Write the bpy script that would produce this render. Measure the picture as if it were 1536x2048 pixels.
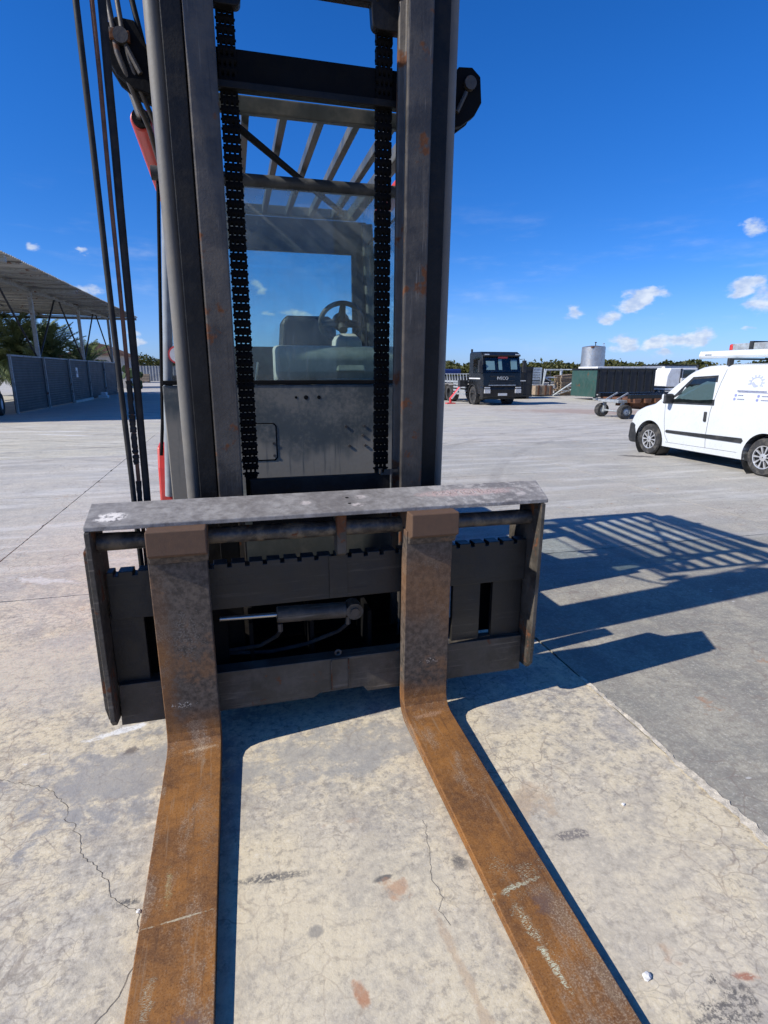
import bpy, bmesh, math, random
from mathutils import Vector, Matrix
import numpy as np
R = math.radians
random.seed(7)
scn = bpy.context.scene
for o in list(bpy.data.objects): bpy.data.objects.remove(o)
COL = scn.collection

# ------------------------------------------------------------------ camera
cam = bpy.data.cameras.new('camera'); cam.sensor_fit = 'VERTICAL'; cam.sensor_height = 32.0
cam.lens = 32.0*1120/2048; cam.clip_start = 0.02; cam.clip_end = 2000
camo = bpy.data.objects.new('camera', cam); COL.objects.link(camo)
camo.location = (0, 0, 1.7); camo.rotation_euler = (R(90-14.084), 0, R(-14.7)); scn.camera = camo

# ------------------------------------------------------------------ node helper
class NT:
    def __init__(s, t): s.t = t
    def put(s, sock, v):
        if isinstance(v, bpy.types.NodeSocket): s.t.links.new(v, sock)
        else:
            if isinstance(v, (tuple, list)) and len(v) == 3 and sock.type == 'RGBA': v = (*v, 1)
            sock.default_value = v
    def add(s, typ, ins=None, **at):
        n = s.t.nodes.new(typ)
        for k, v in at.items(): setattr(n, k, v)
        for k, v in (ins or {}).items(): s.put(n.inputs[k], v)
        return n
    def m(s, op, a, b=0.0, c=None, clamp=False):
        i = {0: a, 1: b}
        if c is not None: i[2] = c
        return s.add('ShaderNodeMath', i, operation=op, use_clamp=clamp).outputs[0]
    def vm(s, op, a, b=(0, 0, 0)): return s.add('ShaderNodeVectorMath', {0: a, 1: b}, operation=op).outputs[0]
    def mix(s, f, a, b, blend='MIX'):
        return s.add('ShaderNodeMix', {0: f, 6: a, 7: b}, data_type='RGBA', blend_type=blend, clamp_factor=True).outputs[2]
    def noise(s, v, sc, det=4, ro=.55, dist=0.0):
        return s.add('ShaderNodeTexNoise', {'Vector': v, 'Scale': sc, 'Detail': det, 'Roughness': ro, 'Distortion': dist}).outputs[0]
    def noisec(s, v, sc, det=3):
        return s.add('ShaderNodeTexNoise', {'Vector': v, 'Scale': sc, 'Detail': det}).outputs['Color']
    def vor(s, v, sc, feat='DISTANCE_TO_EDGE', rnd=1.0):
        return s.add('ShaderNodeTexVoronoi', {'Vector': v, 'Scale': sc, 'Randomness': rnd}, feature=feat).outputs['Distance']
    def rng(s, v, a, b, lo=0.0, hi=1.0):
        return s.add('ShaderNodeMapRange', {0: v, 1: a, 2: b, 3: lo, 4: hi}, interpolation_type='SMOOTHSTEP').outputs[0]
    def mp(s, v, loc=(0, 0, 0), rot=(0, 0, 0), sc=(1, 1, 1), typ='POINT'):
        return s.add('ShaderNodeMapping', {'Vector': v, 'Location': loc, 'Rotation': rot, 'Scale': sc}, vector_type=typ).outputs[0]
    def xyz(s, v): return s.add('ShaderNodeSeparateXYZ', {0: v}).outputs
    def bump(s, h, st=.3, d=.01): return s.add('ShaderNodeBump', {'Strength': st, 'Distance': d, 'Height': h}).outputs[0]
    def spot(s, v, c, r, rot, nz, amt=.6, soft=.5):
        """blotch with its own ragged outline; c centre, r radii (3-tuples)"""
        q = s.mp(v, c, (0, 0, rot), r, 'TEXTURE')
        d = s.add('ShaderNodeVectorMath', {0: q}, operation='LENGTH').outputs['Value']
        d = s.m('ADD', d, s.m('MULTIPLY', s.m('SUBTRACT', nz, .5), amt*4))
        return s.rng(d, 1.0, 1.0-soft)

# ------------------------------------------------------------------ world, sun, exposure
SUND = Vector((1.28, .21, -1.0)).normalized()
sunpos = -SUND
w = bpy.data.worlds.new('World'); scn.world = w; w.use_nodes = True
w.node_tree.nodes.clear(); W = NT(w.node_tree)
sky = W.add('ShaderNodeTexSky', sky_type='NISHITA', sun_disc=False, sun_elevation=math.asin(sunpos.z),
            sun_rotation=math.atan2(sunpos.x, sunpos.y), altitude=50, air_density=1.0, dust_density=0.35, ozone_density=3.0).outputs[0]
tc = W.add('ShaderNodeTexCoord').outputs['Generated']
d3 = W.xyz(tc)
el0 = W.m('ARCSINE', d3[2])
def elr(pts):
    r = W.add('ShaderNodeFloatCurve'); c = r.mapping.curves[0]
    for p in pts[1:-1]: c.points.new(*p)
    c.points[0].location = pts[0]; c.points[-1].location = pts[-1]; r.mapping.use_clip = False; r.mapping.update()
    W.put(r.inputs['Value'], W.m('MAXIMUM', el0, 0.0)); return r.outputs[0]
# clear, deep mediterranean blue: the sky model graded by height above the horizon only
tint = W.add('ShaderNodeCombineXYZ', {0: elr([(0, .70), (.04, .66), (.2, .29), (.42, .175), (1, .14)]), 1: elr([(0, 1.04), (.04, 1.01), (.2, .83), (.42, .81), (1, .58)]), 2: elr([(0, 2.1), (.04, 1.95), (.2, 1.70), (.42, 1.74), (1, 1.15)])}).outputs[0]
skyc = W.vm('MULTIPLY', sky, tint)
# small fair-weather clouds: each one a lumpy blot at its own bearing and height above the horizon
az = W.m('ARCTAN2', d3[0], d3[1]); el = W.m('ARCSINE', d3[2])
sph = W.add('ShaderNodeCombineXYZ', {0: az, 1: el, 2: 0.0}).outputs[0]
warp = W.vm('ADD', sph, W.vm('SCALE', W.vm('SUBTRACT', W.noisec(W.mp(sph, sc=(1, 1.6, 1)), 18, 4), (.5, .5, .5)), (0, 0, 0)))
wn = [n for n in w.node_tree.nodes if n.type == 'VECT_MATH' and n.operation == 'SCALE'][-1]; wn.inputs['Scale'].default_value = .05
lump = W.noise(W.mp(sph, sc=(1, 1.7, 1)), 60, 5, .6)
CL = [(0.663, 0.1089, 0.0363, 0.0122, 0.14, 0.95), (0.565, 0.0919, 0.0183, 0.0128, 0.0, 0.6), (0.648, 0.0445, 0.0232, 0.0166, 0.0, 0.8), (0.698, 0.0442, 0.0276, 0.0133, 0.14, 0.85), (0.742, 0.0476, 0.0315, 0.0123, 0.17, 0.95), (0.707, 0.024, 0.0125, 0.0075, 0.0, 0.55), (0.803, 0.1159, 0.03, 0.0106, 0.14, 0.8), (0.826, 0.0979, 0.0235, 0.0172, 0.0, 0.55), (0.804, 0.1942, 0.0177, 0.0093, 0.26, 0.55), (-0.265, 0.1694, 0.0106, 0.0065, -0.35, 0.55), (-0.202, 0.1637, 0.0114, 0.0047, 0.0, 0.6), (-0.168, 0.1663, 0.0069, 0.0048, 0.0, 0.3), (-0.135, 0.084, 0.0109, 0.0044, 0.0, 0.3), (-0.276, 0.0624, 0.0179, 0.0111, 0.0, 0.7), (-0.142, 0.0541, 0.0161, 0.0075, 0.0, 0.5), (-0.143, 0.0405, 0.0176, 0.006, 0.0, 0.6), (0.048, 0.1326, 0.0161, 0.0135, 0.0, 0.5), (0.062, 0.0985, 0.0204, 0.0062, 0.0, 0.45), (0.395, 0.0354, 0.0235, 0.0065, 0.0, 0.35), (0.551, 0.126, 0.0528, 0.0089, 0.17, 0.12), (0.663, 0.0762, 0.0114, 0.0074, 0.0, 0.22), (0.793, 0.0726, 0.0186, 0.0069, 0.0, 0.25), (0.814, 0.0546, 0.0085, 0.0055, 0.0, 0.5), (0.779, 0.0381, 0.0254, 0.0071, 0.0, 0.2), (0.519, 0.0226, 0.02, 0.0048, 0.0, 0.3), (-0.25, 0.3941, 0.0664, 0.007, -0.44, 0.05), (0.634, 0.0333, 0.0221, 0.0092, 0.0, 0.4), (0.216, 0.0963, 0.0219, 0.011, 0.0, 0.4)]   # bearing, height, half width, half height, tilt, density
CL = [c for c in CL if c[5] >= .4]
w.cycles.sampling_method = 'MANUAL'; w.cycles.sample_map_resolution = 256
tot = None
for (a, e, hw, hh, t, dn) in CL:
    q = W.mp(warp, (a, e, 0), (0, 0, t), (hw*1.35, hh*1.5, 1), 'TEXTURE')
    ln = W.add('ShaderNodeVectorMath', {0: q}, operation='LENGTH').outputs['Value']
    c = W.m('MULTIPLY', W.rng(ln, 1.15, .1), dn)
    tot = c if tot is None else W.m('MAXIMUM', tot, c)
# the same kind of small cloud all round the horizon
band = W.m('MULTIPLY', W.rng(W.noise(W.mp(sph, loc=(9, 2, 0), sc=(1, 2.2, 1)), 7, 2, .5), .62, .74), W.m('MULTIPLY', W.rng(el, .0, .03), W.rng(el, .2, .08)))
tot = W.m('MAXIMUM', tot, W.m('MULTIPLY', band, .75))
cover = W.m('MULTIPLY', W.rng(W.m('ADD', tot, W.m('MULTIPLY', W.m('SUBTRACT', lump, .5), .9)), .18, .68), W.rng(tot, 0, .12))
cirr = W.m('MULTIPLY', W.rng(W.noise(W.mp(sph, sc=(1, 4.5, 1), rot=(0, 0, .25)), 5, 5, .6), .5, .85), W.m('MULTIPLY', W.rng(el, .0, .08), W.rng(el, .3, .16)))
cover = W.m('MAXIMUM', cover, W.m('MULTIPLY', cirr, .3))
shade = W.rng(W.noise(W.mp(sph, loc=(0, .004, 0), sc=(1, 1.7, 1)), 45, 3), .3, .7)
ccol = W.mix(shade, (5.6, 6.8, 9.2), (9.4, 10.0, 10.8))
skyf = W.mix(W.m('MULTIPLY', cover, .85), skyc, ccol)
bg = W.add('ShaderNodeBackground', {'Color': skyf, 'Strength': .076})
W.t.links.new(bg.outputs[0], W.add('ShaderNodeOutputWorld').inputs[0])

sl = bpy.data.lights.new('sun', 'SUN'); sl.energy = 4.8; sl.angle = R(.53); sl.color = (1, .955, .88)
so = bpy.data.objects.new('sun', sl); COL.objects.link(so); so.rotation_euler = SUND.to_track_quat('-Z', 'Y').to_euler()
so.location = sunpos*60
vs = scn.view_settings; scn.display_settings.display_device = 'sRGB'
vs.view_transform = 'Standard'; vs.look = 'None'; vs.exposure = 0.25; vs.gamma = 1.0; vs.use_curve_mapping = False

# ------------------------------------------------------------------ mesh helper
class MB:
    def __init__(s): s.v = []; s.f = []
    def raw(s, vs, fs):
        n = len(s.v); s.v += [tuple(p) for p in vs]; s.f += [tuple(i+n for i in f) for f in fs]; return s
    def box(s, x0, x1, y0, y1, z0, z1):
        return s.raw([(x0,y0,z0),(x1,y0,z0),(x1,y1,z0),(x0,y1,z0),(x0,y0,z1),(x1,y0,z1),(x1,y1,z1),(x0,y1,z1)],
                     [(3,2,1,0),(4,5,6,7),(0,1,5,4),(1,2,6,5),(2,3,7,6),(3,0,4,7)])
    def prism(s, pts, ax, a, b):
        f = {'x': lambda p, c: (c, p[0], p[1]), 'y': lambda p, c: (p[0], c, p[1]), 'z': lambda p, c: (p[0], p[1], c)}[ax]
        n = len(pts); ar = sum(pts[i][0]*pts[(i+1) % n][1]-pts[(i+1) % n][0]*pts[i][1] for i in range(n))
        if (ar < 0) != (ax == 'y'): pts = pts[::-1]
        vs = [f(p, a) for p in pts] + [f(p, b) for p in pts]
        fs = [tuple(range(n))[::-1], tuple(range(n, 2*n))] + [(i, (i+1) % n, n+(i+1) % n, n+i) for i in range(n)]
        return s.raw(vs, fs)
    def tube(s, pts, r, n=10, cap=True):
        P = [Vector(p) for p in pts]; rs = r if isinstance(r, (list, tuple)) else [r]*len(P)
        T = [(P[min(i+1, len(P)-1)]-P[max(i-1, 0)]).normalized() for i in range(len(P))]
        u = T[0].orthogonal().normalized(); vs = []
        for i, p in enumerate(P):
            u = (u - T[i]*u.dot(T[i])).normalized(); w_ = T[i].cross(u)
            vs += [p + (u*math.cos(2*math.pi*k/n)+w_*math.sin(2*math.pi*k/n))*rs[i] for k in range(n)]
        fs = [(i*n+k, i*n+(k+1) % n, (i+1)*n+(k+1) % n, (i+1)*n+k) for i in range(len(P)-1) for k in range(n)]
        if cap: fs += [tuple(range(n))[::-1], tuple(range((len(P)-1)*n, len(P)*n))]
        return s.raw(vs, fs)
    def cyl(s, p, q, r, n=16, r2=None): return s.tube([p, q], [r, r if r2 is None else r2], n)
    def bar(s, p, q, w_, h, up=(0, 0, 1)):
        """square bar from p to q, w_ wide sideways and h along up"""
        p, q = Vector(p), Vector(q); t = (q-p).normalized(); a = t.cross(Vector(up))
        if a.length < 1e-4: a = t.orthogonal()
        a.normalize(); b = a.cross(t); a *= w_/2; b *= h/2
        vs = [p-a-b, p+a-b, p+a+b, p-a+b, q-a-b, q+a-b, q+a+b, q-a+b]
        return s.raw(vs, [(0,1,2,3),(7,6,5,4),(4,5,1,0),(5,6,2,1),(6,7,3,2),(7,4,0,3)])
    def lathe(s, prof, c, ax='x', n=28):
        """prof: (radius, offset along axis), open profile"""
        A = {'x': ((1,0,0),(0,1,0),(0,0,1)), 'y': ((0,1,0),(0,0,1),(1,0,0)), 'z': ((0,0,1),(1,0,0),(0,1,0))}[ax]
        a, b, d = map(Vector, A); c = Vector(c); vs = []
        for (r, h) in prof: vs += [c+a*h+(b*math.cos(2*math.pi*k/n)+d*math.sin(2*math.pi*k/n))*r for k in range(n)]
        return s.raw(vs, [(i*n+k, i*n+(k+1) % n, (i+1)*n+(k+1) % n, (i+1)*n+k) for i in range(len(prof)-1) for k in range(n)])
    def loft(s, secs, cap=True):
        n = len(secs[0]); vs = [p for q in secs for p in q]
        fs = [(i*n+k, i*n+(k+1) % n, (i+1)*n+(k+1) % n, (i+1)*n+k) for i in range(len(secs)-1) for k in range(n)]
        if cap: fs += [tuple(range(n))[::-1], tuple(range((len(secs)-1)*n, len(secs)*n))]
        return s.raw(vs, fs)
    def mesh(s, name, mat, off=(0, 0, 0), fn=None, smooth=False):
        vs = [fn(p) for p in s.v] if fn else s.v
        vs = [(p[0]-off[0], p[1]-off[1], p[2]-off[2]) for p in vs]
        me = bpy.data.meshes.new(name); me.from_pydata(vs, [], s.f); me.validate()
        bm = bmesh.new(); bm.from_mesh(me); bmesh.ops.recalc_face_normals(bm, faces=bm.faces); bm.to_mesh(me); bm.free()
        me.materials.append(mat)
        if smooth:
            me.polygons.foreach_set('use_smooth', [True]*len(me.polygons)); me.set_sharp_from_angle(angle=R(38))
        return me
    def build(s, name, mat, parent=None, off=(0, 0, 0), fn=None, bevel=0, smooth=False, seg=2):
        o = link(name, s.mesh(name, mat, off, fn, smooth), parent)
        if bevel:
            b = o.modifiers.new('bevel', 'BEVEL'); b.width = bevel; b.segments = seg; b.limit_method = 'ANGLE'; b.angle_limit = R(35)
        return o
def link(name, me, parent=None, loc=None, rot=None):
    o = bpy.data.objects.new(name, me); COL.objects.link(o)
    if parent: o.parent = parent
    if loc: o.location = loc
    if rot: o.rotation_euler = rot
    return o
def tag(o, label, cat, group=None):
    o['label'] = label; o['category'] = cat
    if group: o['group'] = group
    return o
def thing(name, label, cat, loc=(0, 0, 0), rz=0, group=None):
    o = bpy.data.objects.new(name, None); COL.objects.link(o); o.location = loc; o.rotation_euler = (0, 0, rz); o.empty_display_size = .2
    return tag(o, label, cat, group)
def children(o): return [c for c in bpy.data.objects if c.parent == o]
def dup(o, loc=None, rz=None, label=None, parent=None, top=True):
    c = o.copy(); COL.objects.link(c)
    if parent: c.parent = parent
    if loc: c.location = loc
    if rz is not None: c.rotation_euler = (0, 0, rz)
    if label: c['label'] = label
    for ch in children(o): dup(ch, parent=c)
    return c
def text_mesh(body, size, mat, ext=.004):
    cu = bpy.data.curves.new('lettering', 'FONT'); cu.body = body; cu.size = size; cu.extrude = ext; cu.align_x = 'CENTER'; cu.align_y = 'CENTER'
    to = bpy.data.objects.new('tmp', cu); COL.objects.link(to)
    dg = bpy.context.evaluated_depsgraph_get(); me = bpy.data.meshes.new_from_object(to.evaluated_get(dg))
    bpy.data.objects.remove(to); me.materials.clear(); me.materials.append(mat); return me

# ------------------------------------------------------------------ materials
def newmat(name):
    m = bpy.data.materials.new(name); m.use_nodes = True; t = NT(m.node_tree)
    b = m.node_tree.nodes['Principled BSDF']; return m, t, b
def surf(name, col, rough=.5, metal=0, var=.25, sc=5, bump=.15, bsc=50, dirt=None, rust=None, streak=0, spec=.5, scrape=None):
    """painted or bare material with uneven tone, optional dust film (colour, amount), rust patches and run-off streaks"""
    m, t, b = newmat(name)
    tcn = t.add('ShaderNodeTexCoord').outputs['Object']
    v = t.vm('ADD', tcn, t.vm('MULTIPLY', t.add('ShaderNodeCombineXYZ', {0: t.add('ShaderNodeObjectInfo').outputs['Random'], 1: 0.3, 2: .7}).outputs[0], (37, 11, 5)))
    n1 = t.noise(v, sc, 3, .6); n2 = t.noise(v, sc*6, 3, .65)
    k = t.m('ADD', t.m('MULTIPLY', n1, .7), t.m('MULTIPLY', n2, .3))
    lo = tuple(c*(1-var) for c in col); hi = tuple(min(1, c*(1+var)) for c in col)
    c = t.mix(t.rng(k, .3, .7), lo, hi)
    ro = t.m('ADD', rough-.08, t.m('MULTIPLY', n2, .16), clamp=True)
    if streak:
        n3 = t.noise(t.mp(v, sc=(14, 14, .8)), 1.5, 4, .6); c = t.mix(t.m('MULTIPLY', t.rng(n3, .52, .8), streak), c, tuple(x*.35 for x in col))
    if dirt:
        f = t.m('MULTIPLY', t.rng(t.noise(v, sc*1.7, 4, .68), .42, .68), dirt[1]); c = t.mix(f, c, dirt[0]); ro = t.m('ADD', ro, t.m('MULTIPLY', f, .3), clamp=True)
    if scrape:
        n4 = t.noise(t.mp(v, sc=scrape[1]), 1.0, 3, .7); n5 = t.noise(v, sc*.8, 2)
        f = t.m('MULTIPLY', t.m('MULTIPLY', t.rng(n4, .56, .7), t.rng(n5, .4, .62)), scrape[0]); c = t.mix(f, c, scrape[2])
        c = t.mix(t.m('MULTIPLY', t.rng(n4, .42, .3), .5), c, tuple(x*.45 for x in col))
    if rust:
        f = t.rng(t.noise(v, rust[1], 4, .7), .62-rust[0]*.3, .68-rust[0]*.25)
        rc_ = t.mix(t.noise(v, rust[1]*9, 4), (.055, .018, .008), (.22, .075, .02)); c = t.mix(t.m('MULTIPLY', f, .85), c, rc_)
        ro = t.m('ADD', ro, t.m('MULTIPLY', f, .35), clamp=True)
    t.put(b.inputs['Base Color'], c); t.put(b.inputs['Roughness'], ro); b.inputs['Metallic'].default_value = metal
    b.inputs['Specular IOR Level'].default_value = spec
    if bump: t.put(b.inputs['Normal'], t.bump(t.m('ADD', n2, t.noise(v, bsc, 2)), bump, .004))
    return m
def glass(name, tint, dust, dcol=(.5, .52, .5), refl=.07, grime=None):
    m, t, b = newmat(name); m.node_tree.nodes.remove(b)
    tcn = t.add('ShaderNodeTexCoord').outputs['Object']
    lw = t.add('ShaderNodeLayerWeight', {'Blend': .25}).outputs['Fresnel']
    f = t.m('ADD', refl*.5, t.m('MULTIPLY', lw, .35), clamp=True)
    g = t.add('ShaderNodeMixShader', {0: f, 1: t.add('ShaderNodeBsdfTransparent', {'Color': tint}).outputs[0], 2: t.add('ShaderNodeBsdfGlossy', {'Roughness': .03, 'Color': (.9, .95, 1)}).outputs[0]}).outputs[0]
    n = t.noise(tcn, 2.5, 5, .65); n2 = t.noise(t.mp(tcn, sc=(16, 16, 1.1)), 1.2, 4, .6)
    d = t.m('MULTIPLY', t.m('ADD', t.rng(n, .2, .85), t.m('MULTIPLY', t.rng(n2, .55, .75), .7)), dust)
    if grime: d = t.m('ADD', d, t.m('MULTIPLY', t.rng(t.m('ADD', t.xyz(tcn)[2], t.m('MULTIPLY', n, .25)), grime[0], grime[1]), grime[2]))      # unwiped grime along the top
    ds = t.add('ShaderNodeMixShader', {0: .4, 1: t.add('ShaderNodeBsdfDiffuse', {'Color': dcol}).outputs[0], 2: t.add('ShaderNodeBsdfTranslucent', {'Color': dcol}).outputs[0]}).outputs[0]
    o = t.add('ShaderNodeMixShader', {0: d, 1: g, 2: ds}).outputs[0]
    t.t.links.new(o, t.t.nodes['Material Output'].inputs[0]); return m

M = {}
M['steel'] = surf('greasy mast steel', (.060, .053, .047), .46, .2, .35, 4, .22, 90, dirt=((.125, .105, .085), .55), rust=(.18, 4.5), streak=.5, scrape=(.7, (70, 70, 1.4), (.20, .175, .15)))
M['steel2'] = surf('dark mast steel', (.010, .0095, .0095), .45, .1, .4, 5, .2, 60, dirt=((.028, .025, .022), .5), streak=.4, spec=.25)
M['cylgrey'] = surf('dusty cylinder grey', (.15, .14, .125), .55, 0, .15, 3, .1, 60, dirt=((.2, .18, .15), .5), streak=.3)
M['black'] = surf('black greasy metal', (.0045, .0045, .005), .65, 0, .4, 6, .2, 60, dirt=((.012, .011, .010), .4), spec=.12)
M['rubber'] = surf('black rubber', (.012, .012, .013), .65, 0, .3, 8, .1, 80, dirt=((.05, .046, .04), .6), spec=.3)
M['tyre'] = surf('tyre rubber', (.03, .03, .031), .85, 0, .25, 6, .2, 40, dirt=((.12, .11, .095), .7), spec=.3)
M['rusthose'] = surf('rusty pipe', (.13, .06, .035), .8, 0, .4, 20, .3, 90)
M['carriage'] = surf('worn carriage paint', (.046, .040, .033), .5, .05, .35, 5, .3, 70, scrape=(.7, (2.0, 40, 55), (.22, .19, .15)), dirt=((.12, .10, .078), .7), rust=(.1, 6), streak=.3)
M['carriage2'] = surf('black greasy carriage plate', (.014, .0135, .0125), .48, .05, .35, 4, .25, 70, dirt=((.03, .027, .023), .6), scrape=(.5, (2.5, 40, 40), (.075, .066, .055)))
M['shaft'] = surf('worn greasy shaft', (.05, .048, .048), .38, .3, .5, 9, .35, 60, dirt=((.19, .155, .11), .85), rust=(.12, 8))
M['chrome'] = surf('chromed rod', (.45, .44, .42), .32, 1, .05, 5, 0)
M['cabgrey'] = surf('cab grey paint', (.062, .072, .074), .42, 0, .2, 3, .08, 60, dirt=((.17, .16, .14), .5), streak=.35)
M['pillar'] = surf('pillar grey gloss', (.30, .32, .33), .3, 0, .15, 4, .05, 60, dirt=((.2, .19, .17), .4))
M['panel'] = surf('cab panel', (.06, .07, .072), .5, 0, .2, 3, .08, 60, dirt=((.15, .145, .13), .6))
M['red'] = surf('machine red paint', (.62, .045, .03), .38, 0, .1, 3, .05, 60, dirt=((.3, .14, .1), .3))
M['plastic'] = surf('dark cab plastic', (.03, .032, .033), .55, 0, .25, 5, .1, 90, dirt=((.10, .10, .095), .6))
M['dash'] = surf('dusty dashboard', (.40, .395, .355), .7, 0, .2, 7, .15, 60, dirt=((.52, .50, .45), .7))
M['seat'] = surf('black seat vinyl', (.015, .016, .018), .5, 0, .2, 5, .1, 80, dirt=((.06, .06, .055), .4))
M['glass'] = glass('dusty cab glass', (.82, .91, .89), .17, (.55, .57, .55), .03, (2.45, 2.85, .28))
M['glass2'] = glass('cab rear glass', (.90, .95, .95), .05)
M['vglass'] = glass('vehicle glass', (.33, .42, .43), .03, refl=.12)
M['decal_w'] = surf('white decal', (.75, .72, .7), .5, 0, .1, 9, 0)
M['decal_r'] = surf('red decal', (.6, .06, .06), .5, 0, .1, 9, 0)
M['galv'] = surf('galvanised steel', (.42, .45, .46), .5, .4, .25, 6, .1, 60, dirt=((.2, .18, .16), .5))
M['postgrey'] = surf('grey post paint', (.30, .32, .32), .55, 0, .2, 4, .1, 50, dirt=((.2, .18, .15), .5), rust=(.1, 4))
cy = scn.cycles; cy.max_bounces = 6; cy.diffuse_bounces = 2; cy.glossy_bounces = 3; cy.transmission_bounces = 4; cy.transparent_max_bounces = 16
cy.use_adaptive_sampling = True; cy.adaptive_threshold = .02; cy.use_denoising = True
cy.caustics_reflective = False; cy.caustics_refractive = False

# fork steel: rust blade, greyer scuffed shank with rust down its edge, scraped paint
def fork_mat():
    m, t, b = newmat('rusty fork steel')
    v = t.add('ShaderNodeNewGeometry').outputs['Position']; X = t.xyz(v)
    n1 = t.noise(v, 5, 5, .6); n2 = t.noise(v, 38, 5, .7); n3 = t.noise(v, 190, 3, .7)
    rust = t.mix(t.rng(t.m('ADD', t.m('MULTIPLY', n1, .6), t.m('MULTIPLY', n2, .4)), .34, .66), (.12, .053, .02), (.30, .125, .027))
    rust = t.mix(t.m('MULTIPLY', t.rng(n3, .5, .72), .55), rust, (.30, .18, .09))
    rust = t.mix(t.m('MULTIPLY', t.rng(n3, .47, .3), .6), rust, (.05, .022, .012))
    gs = t.noise(t.mp(v, sc=(1, .35, 1)), 7, 5, .62)
    rust = t.mix(t.m('MULTIPLY', t.rng(gs, .52, .66), .65), rust, (.18, .125, .085))
    rust = t.mix(t.m('MULTIPLY', t.m('MULTIPLY', t.rng(n3, .5, .6), t.rng(gs, .5, .62)), .6), rust, (.38, .29, .2))
    lw_ = t.noise(t.mp(v, sc=(55, 1.6, 55)), 1.0, 3, .7); rust = t.mix(t.m('MULTIPLY', t.rng(lw_, .57, .7), .4), rust, (.30, .21, .13)); rust = t.mix(t.m('MULTIPLY', t.rng(lw_, .42, .32), .4), rust, (.07, .034, .018))
    dark = t.mix(t.rng(n2, .35, .65), (.045, .036, .029), (.12, .095, .075))
    gz = t.rng(t.m('ADD', X[2], t.m('MULTIPLY', t.m('SUBTRACT', n1, .5), .25)), .12, .24)      # the shank is scuffed, the blade rusted
    patch = t.rng(t.m('ADD', n1, t.m('MULTIPLY', n2, .3)), .66, .8)
    edge = t.m('MULTIPLY', t.rng(t.m('ADD', X[0], t.m('MULTIPLY', t.m('SUBTRACT', n2, .5), .12)), -.30, -.36), t.rng(X[2], 1.0, .5))
    rgt = t.m('MULTIPLY', t.rng(X[0], .5, .7), t.m('MULTIPLY', t.rng(X[2], .95, .8), t.rng(t.m('ADD', X[2], t.m('MULTIPLY', n1, .5)), .55, .95)))
    shank = t.mix(t.m('MAXIMUM', t.m('MAXIMUM', t.m('MULTIPLY', patch, .5), t.m('MULTIPLY', edge, .9)), t.m('MULTIPLY', rgt, .55)), dark, t.mix(.35, rust, (.11, .062, .038)))
    top = t.rng(X[2], .968, .978)
    shank = t.mix(top, shank, t.mix(n2, (.075, .045, .03), (.15, .085, .05)))
    c = t.mix(gz, rust, shank)
    # scrapes of pale paint and bare metal on the blades
    def scr(c, ctr, r, rot, col, amt, thr=.5):
        k = t.m('MULTIPLY', t.spot(v, ctr, r, rot, n2, .8, .7), t.rng(t.noise(t.mp(v, rot=(0, 0, -rot), sc=(1, 5, 1)), 120, 4, .7), thr, thr+.08))
        return t.mix(t.m('MULTIPLY', k, amt), c, col)
    pale = (.62, .66, .48)
    c = scr(c, (.785, 1.42, .07), (.05, .05, .3), 0, pale, .75, .57); c = scr(c, (.87, 1.385, .07), (.07, .035, .3), .2, pale, .7, .55)
    c = scr(c, (.80, 1.34, .07), (.1, .010, .3), .12, pale, .8, .46); c = scr(c, (.83, 1.31, .07), (.09, .03, .3), .05, pale, .6, .57); c = scr(c, (.775, 1.22, .06), (.022, .1, .3), .12, pale, .85, .52)
    c = scr(c, (.79, 1.08, .06), (.014, .08, .3), .15, pale, .9, .47); c = scr(c, (.81, 1.12, .06), (.03, .12, .3), .1, pale, .6, .59); c = scr(c, (.86, 1.27, .06), (.05, .05, .3), 0, (.13, .075, .055), .9, .4)
    c = scr(c, (.91, 1.1, .06), (.02, .3, .3), .05, (.42, .3, .14), .6, .55); c = scr(c, (-.2, 1.9, .07), (.05, .25, .3), .05, (.33, .25, .17), .55, .52)
    c = scr(c, (-.31, 1.62, .07), (.012, .09, .3), .05, (.45, .42, .2), .7, .5); c = scr(c, (-.33, 1.28, .06), (.02, .09, .3), .0, (.45, .45, .33), .7, .5)
    c = scr(c, (-.24, 1.17, .06), (.09, .06, .3), .3, (.14, .085, .07), .9, .38); c = scr(c, (-.26, 1.5, .07), (.13, .004, .3), .08, (.55, .5, .35), .8, .42)
    c = scr(c, (-.23, 2.29, .1), (.1, .015, .3), .1, (.5, .38, .25), .7, .45); c = scr(c, (.83, 2.28, .1), (.1, .02, .3), .1, (.42, .26, .16), .7, .45)
    c = scr(c, (-.3, 2.3, .27), (.06, .3, .02), 0, (.5, .47, .42), .8, .52); c = scr(c, (.85, 2.3, .33), (.06, .3, .02), 0, (.5, .42, .35), .8, .52)
    c = scr(c, (-.25, 2.3, .6), (.08, .3, .16), .2, (.17, .15, .13), .7, .5)
    t.put(b.inputs['Base Color'], c); t.put(b.inputs['Roughness'], t.m('ADD', .56, t.m('MULTIPLY', n2, .3))); b.inputs['Specular IOR Level'].default_value = .4
    t.put(b.inputs['Normal'], t.bump(t.m('ADD', t.m('MULTIPLY', n2, .6), t.m('MULTIPLY', n3, .5)), .45, .003)); return m
M['fork'] = fork_mat()
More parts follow.
